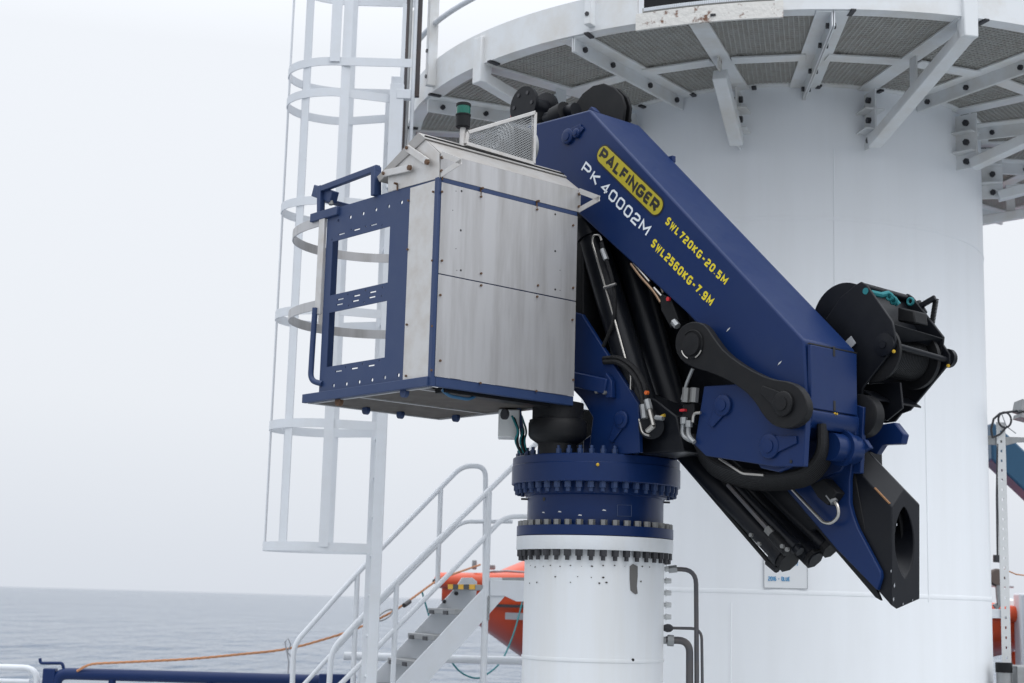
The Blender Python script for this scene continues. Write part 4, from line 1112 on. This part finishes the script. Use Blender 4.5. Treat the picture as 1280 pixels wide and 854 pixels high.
for i, P in enumerate(tz):
    a = P + SW_*.014
    t_ = MB().prism([a, a+SA*.2, a+SA*.2-ZZ*.04, a-ZZ*.04], SW_*(WID-.016)).build('tread', GALV, st, .002)
    if i == 0:
        for k in range(5):
            MB().prism([a-SA*.006+SW_*(k*.12)+ZZ*.003, a+SA*.04+SW_*(k*.12)+ZZ*.003, a+SA*.04+SW_*(k*.12)-ZZ*.035, a-SA*.006+SW_*(k*.12)-ZZ*.035], SW_*.115).build('nosing', NOSE if k % 2 == 0 else BOLT, t_)
    else:
        for k in (0.1, .42): MB().box(a+SA*.0+SW_*k-ZZ*.03, SA*.01, SW_*.1, ZZ*.03).build('tread_clip', BOLT, t_)
for x, y in ((570, 742), (555, 752)): piece('bolt', 'stb', hexbolt(.016, .014), BOLT, st, ps(x, y, -WID+.013), SW_)
MB().prism([ps(612, 725, .012), ps(700, 727, .012), ps(700, 752, .012), ps(645, 752, .012), ps(630, 745, .012), ps(612, 745, .012)], SW_*.015-SA*.0).build('landing_fascia', WHITE2, st, .003)
MB().prism([ps(628, 722, .012), ps(716, 722, .012), ps(716, 722, -WID), ps(628, 722, -WID)], -ZZ*.03).build('landing', GALV, st)
def rail(pts, off, r=.021, fil=.09, name='handrail'):
    mb = MB(); mb.tube([ps(x, y, off) for x, y in pts], r, 12, fil=fil); return mb.build(name, WHITE2, st)
rail([(700, 525), (603, 621), (500, 722), (455, 769), (414, 813), (409, 900)], .0)
rail([(700, 645), (630, 646), (606, 672), (470, 811), (413, 868)], .0, .019)
rail([(606, 740), (607, 583), (578, 582), (450, 713), (367, 806), (364, 900)], -WID)
rail([(640, 652), (576, 652), (455, 773), (386, 849), (350, 889)], -WID, .017)
for (x, y0, y1, off, r) in ((611, 615, 900, 0, .026), (496, 726, 900, 0, .02), (551, 612, 735, -WID, .02), (447, 717, 880, -WID, .02)):
    A = ps(x, y0, off); B = ps(x, y1, off); MB().cyl(V((A.x, A.y, A.z)), V((A.x, A.y, max(0, B.z if y1 < 890 else 0))), r, 12).build('post', WHITE2, st)
mb = MB(); A = ps(611, 748, .03)
for k in range(6): mb.tube([A-ZZ*(.03*k)+SA*.006*math.cos(t)+ZZ*.018*math.sin(t) for t in [i*.785 for i in range(9)]], .004, 5, cap=False)
mb.build('chain', GALV, st)

# ------------------------------------------------------------------ ship's side rails
rb1 = thing('blue_bulwark_rail', 'dark blue round top rail at the ship side with upright latch bracket', 'railing', V((hy(250, 843, 12.9).x, 12.9, 0)))
A, B = hy(78, 842, 12.9), hy(440, 842+10, 12.9)
B.z = A.z
MB().tube([V((A.x-.05, A.y, 0)), V((A.x-.05, A.y, A.z)), B], .048, 14, fil=.1).build('top_rail', NAVY, rb1)
MB().box(V((A.x-.1, A.y, A.z-.14)), (.1, 0, 0), (0, .1, 0), (0, 0, .36)).build('end_post', NAVY, rb1, .01)
MB().tube([hy(50, 823, 12.9), hy(50.5, 829, 12.9), hy(78, 829, 12.9), hy(80, 838, 12.9)], .013, 8, fil=.02).build('latch_bracket', NAVY, rb1)
MB().box(V((hy(422, 840, 12.85).x, 12.85, A.z-.3)), (.3, 0, 0), (0, .06, 0), (0, 0, .72)).build('panel', NAVY, rb1, .01)
for x in (-3.2, -2.4): MB().cyl(V((x, 12.9, 0)), V((x, 12.9, A.z)), .03, 10).build('post', NAVY, rb1)
rw = thing('white_ship_railing', 'white tube railing end beside the dark blue rail over the sea', 'railing', V((-5, 13, 0)))
A = hy(47, 840, 13)
MB().tube([V((-8.5, 13, A.z+.03)), V((A.x, 13, A.z+.03)), V((A.x, 13, 0))], .026, 12, fil=.12).build('top_rail', WHITE2, rw)
MB().tube([V((-8.5, 13, A.z-.08)), V((A.x-.06, 13, A.z-.08))], .02, 12).build('mid_rail', WHITE2, rw)
for x in (-5.2, -6.8, -8.4): MB().cyl(V((x, 13, 0)), V((x, 13, A.z)), .022, 10).build('post', WHITE2, rw)
rw2 = thing('low_pipe_railing', 'low white pipe railing seen under the stairs near the orange post', 'railing', V((0, 13.3, 0)))
A, B = hy(430, 820, 13.3), hy(680, 829, 13.3)
MB().tube([V((A.x, 13.3, A.z)), V((B.x+.6, 13.3, A.z))], .035, 12).build('top_rail', WHITE2, rw2)
for x in (-1.2, .3): MB().cyl(V((x, 13.3, 0)), V((x, 13.3, A.z)), .025, 10).build('post', WHITE2, rw2)
P = hy(515, 826, 13.6)
tag(MB().tube([V((P.x, 13.6, 0)), V((P.x, 13.6, P.z-.0)), V((P.x, 13.6, P.z+.06))], [.035, .035, .028], 14).build('orange_post', ORANGE, None), 'short orange post standing behind the lower stair treads', 'post')

# rope
def rope(name, label, pts, r, material, cat, fil=.2, twist=True):
    base = V((sum(p.x for p in pts)/len(pts), sum(p.y for p in pts)/len(pts), min(p.z for p in pts)))
    t = thing(name, label, cat, base)
    path = fillet(pts, fil)
    # resample
    seg = [path[0]]
    for a, b_ in zip(path, path[1:]):
        n = max(1, int((b_-a).length/.03))
        for i in range(1, n+1): seg.append(a.lerp(b_, i/n))
    if twist:
        for ph in range(3):
            mb = MB(); out_ = []
            for i, p in enumerate(seg):
                t_ = (seg[min(i+1, len(seg)-1)]-seg[max(i-1, 0)]).normalized(); x = t_.cross(ZZ).normalized(); y = x.cross(t_)
                a = i*1.1+ph*2.094; out_.append(p+(x*math.cos(a)+y*math.sin(a))*r*.5)
            mb.tube(out_, r*.58, 6); mb.build('strand', material, t)
    else:
        MB().tube(seg, r, 8).build('line', material, t)
    return t
rp_ = rope('painter_rope', 'frayed orange rope running from the blue rail up to the lifeboat bow',
     [hy(96, 839, 12.85), hy(112, 830, 12.85), hy(240, 824, 12.95), hy(362, 812, 13.1), hy(440, 789, 13.3), hy(492, 765, 13.6), hy(548, 724, 14.4), hy(600, 706, 15.6)], .0105, ROPE, 'rope')
for a, b_ in (((505, 757), (512, 752)), ((543, 727), (548, 723))):
    MB().tube([hy(*a, 13.7 if a[0] < 520 else 14.35), hy(*b_, 13.8 if a[0] < 520 else 14.45)], .021, 8).build('tape', BOLT, rp_)
mb = MB(); c0 = hy(474, 774, 13.45); c1_ = hy(489, 764, 13.55); ax = (c1_-c0); up_ = ax.cross(V((0, 1, 0))).normalized()
mb.tube([c0.lerp(c1_, .5)+ax*.62*math.cos(t)+up_*.03*math.sin(t) for t in [i*math.pi/10 for i in range(21)]], .007, 8, cap=False); mb.build('carabiner', GALV, rp_)
mb = MB(); a = hy(361, 812, 13.08)
mb.tube([a+V((.0, 0, -.9)), a+V((.005, 0, -.1)), a+V((-.035, 0, .06)), a+V((-.01, 0, .09)), a+V((.015, 0, .04)), a+V((-.01, 0, -.02)), a+V((.03, 0, -.07))], .006, 6); mb.build('lashing', GREYB, rp_)
mb = MB(); a = hy(425, 797, 13.2); mb.tube([a, a+V((.01, 0, -.05)), a+V((-.02, 0, -.09))], .01, 6); mb.build('lashing', BOLT, rp_)
rope('teal_line', 'thin teal line hanging slack below the lifeboat hull behind the stairs',
     [hy(527, 738, 14.5), hy(531, 752, 14.5), hy(545, 800, 14.5), hy(575, 842, 14.6), hy(598, 850, 14.7), hy(625, 832, 15.0), hy(642, 795, 15.4), hy(653, 752, 15.8)], .008, TEAL, 'line', .35, False)

# ------------------------------------------------------------------ lifeboat
BY = 17.0
lb = thing('orange_lifeboat', 'bright orange lifeboat hanging behind the pedestal with a grey hull band', 'lifeboat', V((2.5, BY, 0)))
bx0 = hy(553, 722, BY).x; bx1 = hy(1281, 790, BY).x
def bz(y, x=620): return hy(x, y, BY).z
gun = bz(735, 600)
stations = [(0.0, .03, bz(752, 565), gun, .02), (.03, .25, bz(757, 575), gun, .1), (.07, .55, bz(785, 597), gun, .25), (.11, .85, bz(806, 613), gun, .4), (.17, 1.05, bz(837, 656), gun, .6),
            (.25, 1.15, bz(850, 656), gun, .75), (.5, 1.2, bz(856, 656), gun-.02, .8), (.8, 1.1, bz(845, 656)+.1, gun-.1, .75), (.95, .9, 1.25, gun-.2, .6), (.985, .75, 1.36, gun-.28, .5), (1.0, .5, 1.45, gun-.36, .35)]
hull = MB(); k = 0
prof = lambda hw, zk, zg: [(-hw, zg), (-hw*.97, zg-(zg-zk)*.28), (-hw*.80, zg-(zg-zk)*.62), (-hw*.42, zg-(zg-zk)*.9), (0, zk), (hw*.42, zg-(zg-zk)*.9), (hw*.80, zg-(zg-zk)*.62), (hw*.97, zg-(zg-zk)*.28), (hw, zg)]
ln = bx1-bx0
for t, hw, zk, zg, _ in stations:
    for y_, z_ in prof(hw, zk, zg): hull.v.append(V((bx0+ln*t, BY+y_, z_)))
for i in range(len(stations)-1):
    for j in range(8): hull.f.append((i*9+j, i*9+j+1, (i+1)*9+j+1, (i+1)*9+j))
hull.f.append(tuple(range(9))); hull.f.append(tuple((len(stations)-1)*9+j for j in range(8, -1, -1)))
for i in range(len(stations)-1): hull.f.append((i*9+8, i*9, (i+1)*9, (i+1)*9+8))
hl = hull.build('hull', ORANGE, lb)
# gunwale fender, band and canopy
g = MB(); pts = []
for t, hw, zk, zg, _ in stations[:9]: pts.append(V((bx0+ln*t-.02, BY-hw-.02, zg+.07)))
g.tube(fillet(pts, .2), .085, 14); g.build('fender', ORANGE, lb)
g = MB(); g.tube([V((p.x, 2*BY-p.y, p.z)) for p in pts], .085, 14); g.build('fender', ORANGE, lb)
bm_ = MB(); zband = bz(769, 630)
bm_.strip([V((bx0+ln*t, BY-hw*.985-.012, zband)) for t, hw, zk, zg, _ in stations if .1 <= t <= .9], .07, .01); bm_.build('band', GREYB, hl)
bm_ = MB(); bm_.strip([V((bx0+ln*t, BY-hw*.995-.012, bz(757, 630))) for t, hw, zk, zg, _ in stations if .06 <= t <= .9], .03, .012); bm_.build('rubbing_strip', BOLT, hl)
cp = MB(); cs = [(.06, .2, .09), (.1, .45, .16), (.15, .75, .3), (.2, .9, .5), (.4, .95, .6), (.7, .9, .5), (.8, .7, .2)]
n_ = 9
for t, hw, h in cs:
    for j in range(n_):
        a = math.pi*j/(n_-1); cp.v.append(V((bx0+ln*t, BY-math.cos(a)*hw, gun+.04+math.sin(a)**.7*h)))
for i in range(len(cs)-1):
    for j in range(n_-1): cp.f.append((i*n_+j, i*n_+j+1, (i+1)*n_+j+1, (i+1)*n_+j))
cp.f.append(tuple(range(n_))); cp.f.append(tuple((len(cs)-1)*n_+j for j in range(n_-1, -1, -1)))
cp.build('canopy', ORANGE, lb)
mb = MB(); mb.tube([V((bx0+ln*t, BY-hw*.7, gun+.16+.02*(i % 2))) for i, (t, hw, zk, zg, _) in enumerate(stations[2:9])], .012, 6); mb.build('grab_line', GREYB, lb)
P = hy(593, 706, BY-.5); MB().box(P, (.05, 0, 0), (0, .08, 0), (0, 0, .10)).build('bow_cleat', GALV, lb, .01)
mb = MB(); P = hy(612, 709, BY-.5); mb.box(P, (.12, 0, 0), (0, .06, 0), (0, 0, .05)); mb.build('bow_cleat', GALV, lb, .01)
MB().lathe(hy(1262, 757, BY), ZZ, [(.08, -.06), (.1, -.02), (.08, .05), (.02, .08)], 16).build('stern_dome', CAPW, lb)
MB().box(V((bx1-.32, BY-.75, 1.1)), (.14, 0, 0), (0, .14, 0), (0, 0, .45)).build('stern_drive', ORANGE, lb, .03)

# ------------------------------------------------------------------ things beside the tower on the right
PY = 11.9
A = hy(1251.5, 560, PY); B = hy(1257, 830, PY)
px_ = A.x
cpst = thing('perforated_post', 'galvanised perforated steel post clamped upright to the tower edge', 'post', V((px_, PY, 0)))
body = MB().box(V((px_, PY, (hy(1250, 528, PY).z)/2)), (.068, 0, 0), (0, .012, 0), (0, 0, hy(1250, 528, PY).z)).build('channel', CAPW, cpst)
cm = MB(); z_ = 1.0
while z_ < hy(1250, 540, PY).z:
    c_ = V((px_, PY-.05, z_)); cm.prism([c_+V((-.007, 0, -.01)), c_+V((.007, 0, -.01)), c_+V((.007, 0, .01)), c_+V((-.007, 0, .01))], (0, .1, 0)); z_ += .075
cut(body, cm)
for y in (550, 767):
    P = hy(1238, y, PY); MB().box(V(((P.x+px_)/2-.05, PY+.03, P.z)), (.24, 0, 0), (0, .03, 0), (0, 0, .07)).build('wall_bracket', WHITE2 if y > 600 else GALV, cpst, .003)
mb = MB(); A = hy(1254, 557, PY); B = hy(1300, 545, PY); C_ = hy(1254, 546, PY); mb.prism([A+V((.02, 0, 0)), C_+V((.02, 0, 0)), V((B.x, B.y, C_.z)), V((B.x, B.y, C_.z-.03)), V((A.x+.12, B.y, C_.z-.04))], (0, .03, 0)); mb.build('cantilever_arm', GALV, cpst, .003)
MB().tube([hy(1247, 555, PY), hy(1246, 620, PY), hy(1247, 700, PY)], .008, 6).build('conduit', BOLT, cpst)
flo = thing('floodlight', 'grey metal floodlight mounted on the arm above the perforated post', 'floodlight', hy(1290, 545, PY))
P = hy(1281, 515, PY)
MB().box(P+V((.05, 0, .02)), V((.22, 0, -.05)), (0, .2, 0), V((.02, 0, .09))).build('housing', GALV, flo, .006)
MB().box(P+V((.05, 0, -.06)), V((.22, 0, -.05)), (0, .2, 0), V((.01, 0, .035))).build('lens_frame', GALV, flo, .004)
MB().tube([P+V((.1, 0, -.05)), V((P.x+.1, PY, hy(1290, 545, PY).z))], .016, 8).build('yoke', GALV, flo)
cb_ = thing('cable_coil', 'thin black cable coiled in a loop at the head of the perforated post', 'cable', hy(1255, 537, PY-.03))
mb = MB(); c_ = hy(1256, 525, PY-.03)
mb.tube([hy(1272, 514, PY-.03), hy(1262, 515, PY-.03), hy(1250, 517, PY-.03), hy(1242, 524, PY-.03), hy(1239, 537, PY-.03), hy(1241, 548, PY-.03)], .009, 8); mb.build('cable', BOLT, cb_)
mb = MB(); mb.tube([c_+V((math.cos(t)*.05, 0, math.sin(t)*.06)) for t in [i*math.pi/10 for i in range(21)]], .008, 8, cap=False); mb.build('loop', BOLT, cb_)
mb = MB(); mb.tube([hy(1259, 533, PY-.03), hy(1250, 543, PY-.03), hy(1241, 547, PY-.03)], .008, 8); mb.build('cable', BOLT, cb_)
mb = MB(); mb.tube([hy(1252, 517, PY-.02), hy(1258, 533, PY-.02), hy(1270, 542, PY-.02)], .004, 6); mb.build('cable', GREYB, cb_)
DY = 15.0
dv = thing('davit_arm', 'teal blue davit beam slanting down behind the perforated post', 'davit', V((hy(1270, 560, DY).x, DY, 0)))
MB().prism([hy(1238, 530, DY), hy(1243, 528, DY), hy(1262, 545, DY), hy(1330, 610, DY), hy(1330, 660, DY), hy(1240, 575, DY)], (0, .3, 0)).build('beam', DAVIT, dv, .02)
P = hy(1340, 650, DY); MB().box(V((P.x, DY+.15, P.z/2)), (.3, 0, 0), (0, .3, 0), (0, 0, P.z)).build('post', DAVIT, dv, .02)
hk = thing('hook_block', 'steel hook block hanging on a wire above the orange lifeboat stern', 'hook', hy(1247, 760, DY))
MB().tube([hy(1246.5, 575, DY), hy(1247, 700, DY)], .009, 6).build('wire', BOLT, hk)
MB().tube([hy(1246.5, 694, DY), hy(1246.5, 703, DY)], .04, 10).build('ferrule', BOLT, hk)
MB().lathe(hy(1246, 722, DY), V((0, 1, 0)), [(.07, -.03), (.085, -.01), (.085, .02), (.07, .04)], 20).build('block', mat('brown_block', (.12, .09, .08), .5, .3), hk)
mb = MB(); mb.tube([hy(1247, 730, DY), hy(1248, 745, DY), hy(1249, 755, DY), hy(1246, 761, DY), hy(1243, 755, DY)], .025, 8); mb.build('hook', GALV, hk)
sbx = thing('steel_locker', 'grey stainless steel locker standing at the foot of the perforated post', 'locker', V((hy(1268, 840, 11.5).x, 11.5, 0)))
P0_, P1_ = hy(1249, 832, 11.4), hy(1266, 832, 11.4)
MB().cyl(V(((P0_.x+P1_.x)/2, 11.45, 0)), V(((P0_.x+P1_.x)/2, 11.45, P0_.z-.03)), .055, 24).build('tube', GALV, sbx)
MB().cyl(V(((P0_.x+P1_.x)/2, 11.45, P0_.z-.05)), V(((P0_.x+P1_.x)/2, 11.45, P0_.z+.02)), .06, 24).build('collar', BLACKM, sbx)
MB().box(V((P1_.x+.28, 11.55, P0_.z/2)), (.5, 0, 0), (0, .3, 0), (0, 0, P0_.z)).build('cabinet', GALV, sbx, .008)
P = hy(1275, 742, 16); 
tag(MB().box(V((P.x+.1, 16.0, P.z/2+.0)), (.28, 0, 0), (0, .2, 0), (0, 0, P.z)).build('grey_pillar', WHITE2, None, .02), 'pale grey pillar rising behind the lifeboat stern', 'pillar')
rope('stay_line', 'thin reddish stay line stretched from the perforated post to the grey pillar', [hy(1256, 712, PY), hy(1270, 718, 13), hy(1300, 722, 15)], .006, ROPE, 'line', .1, False)
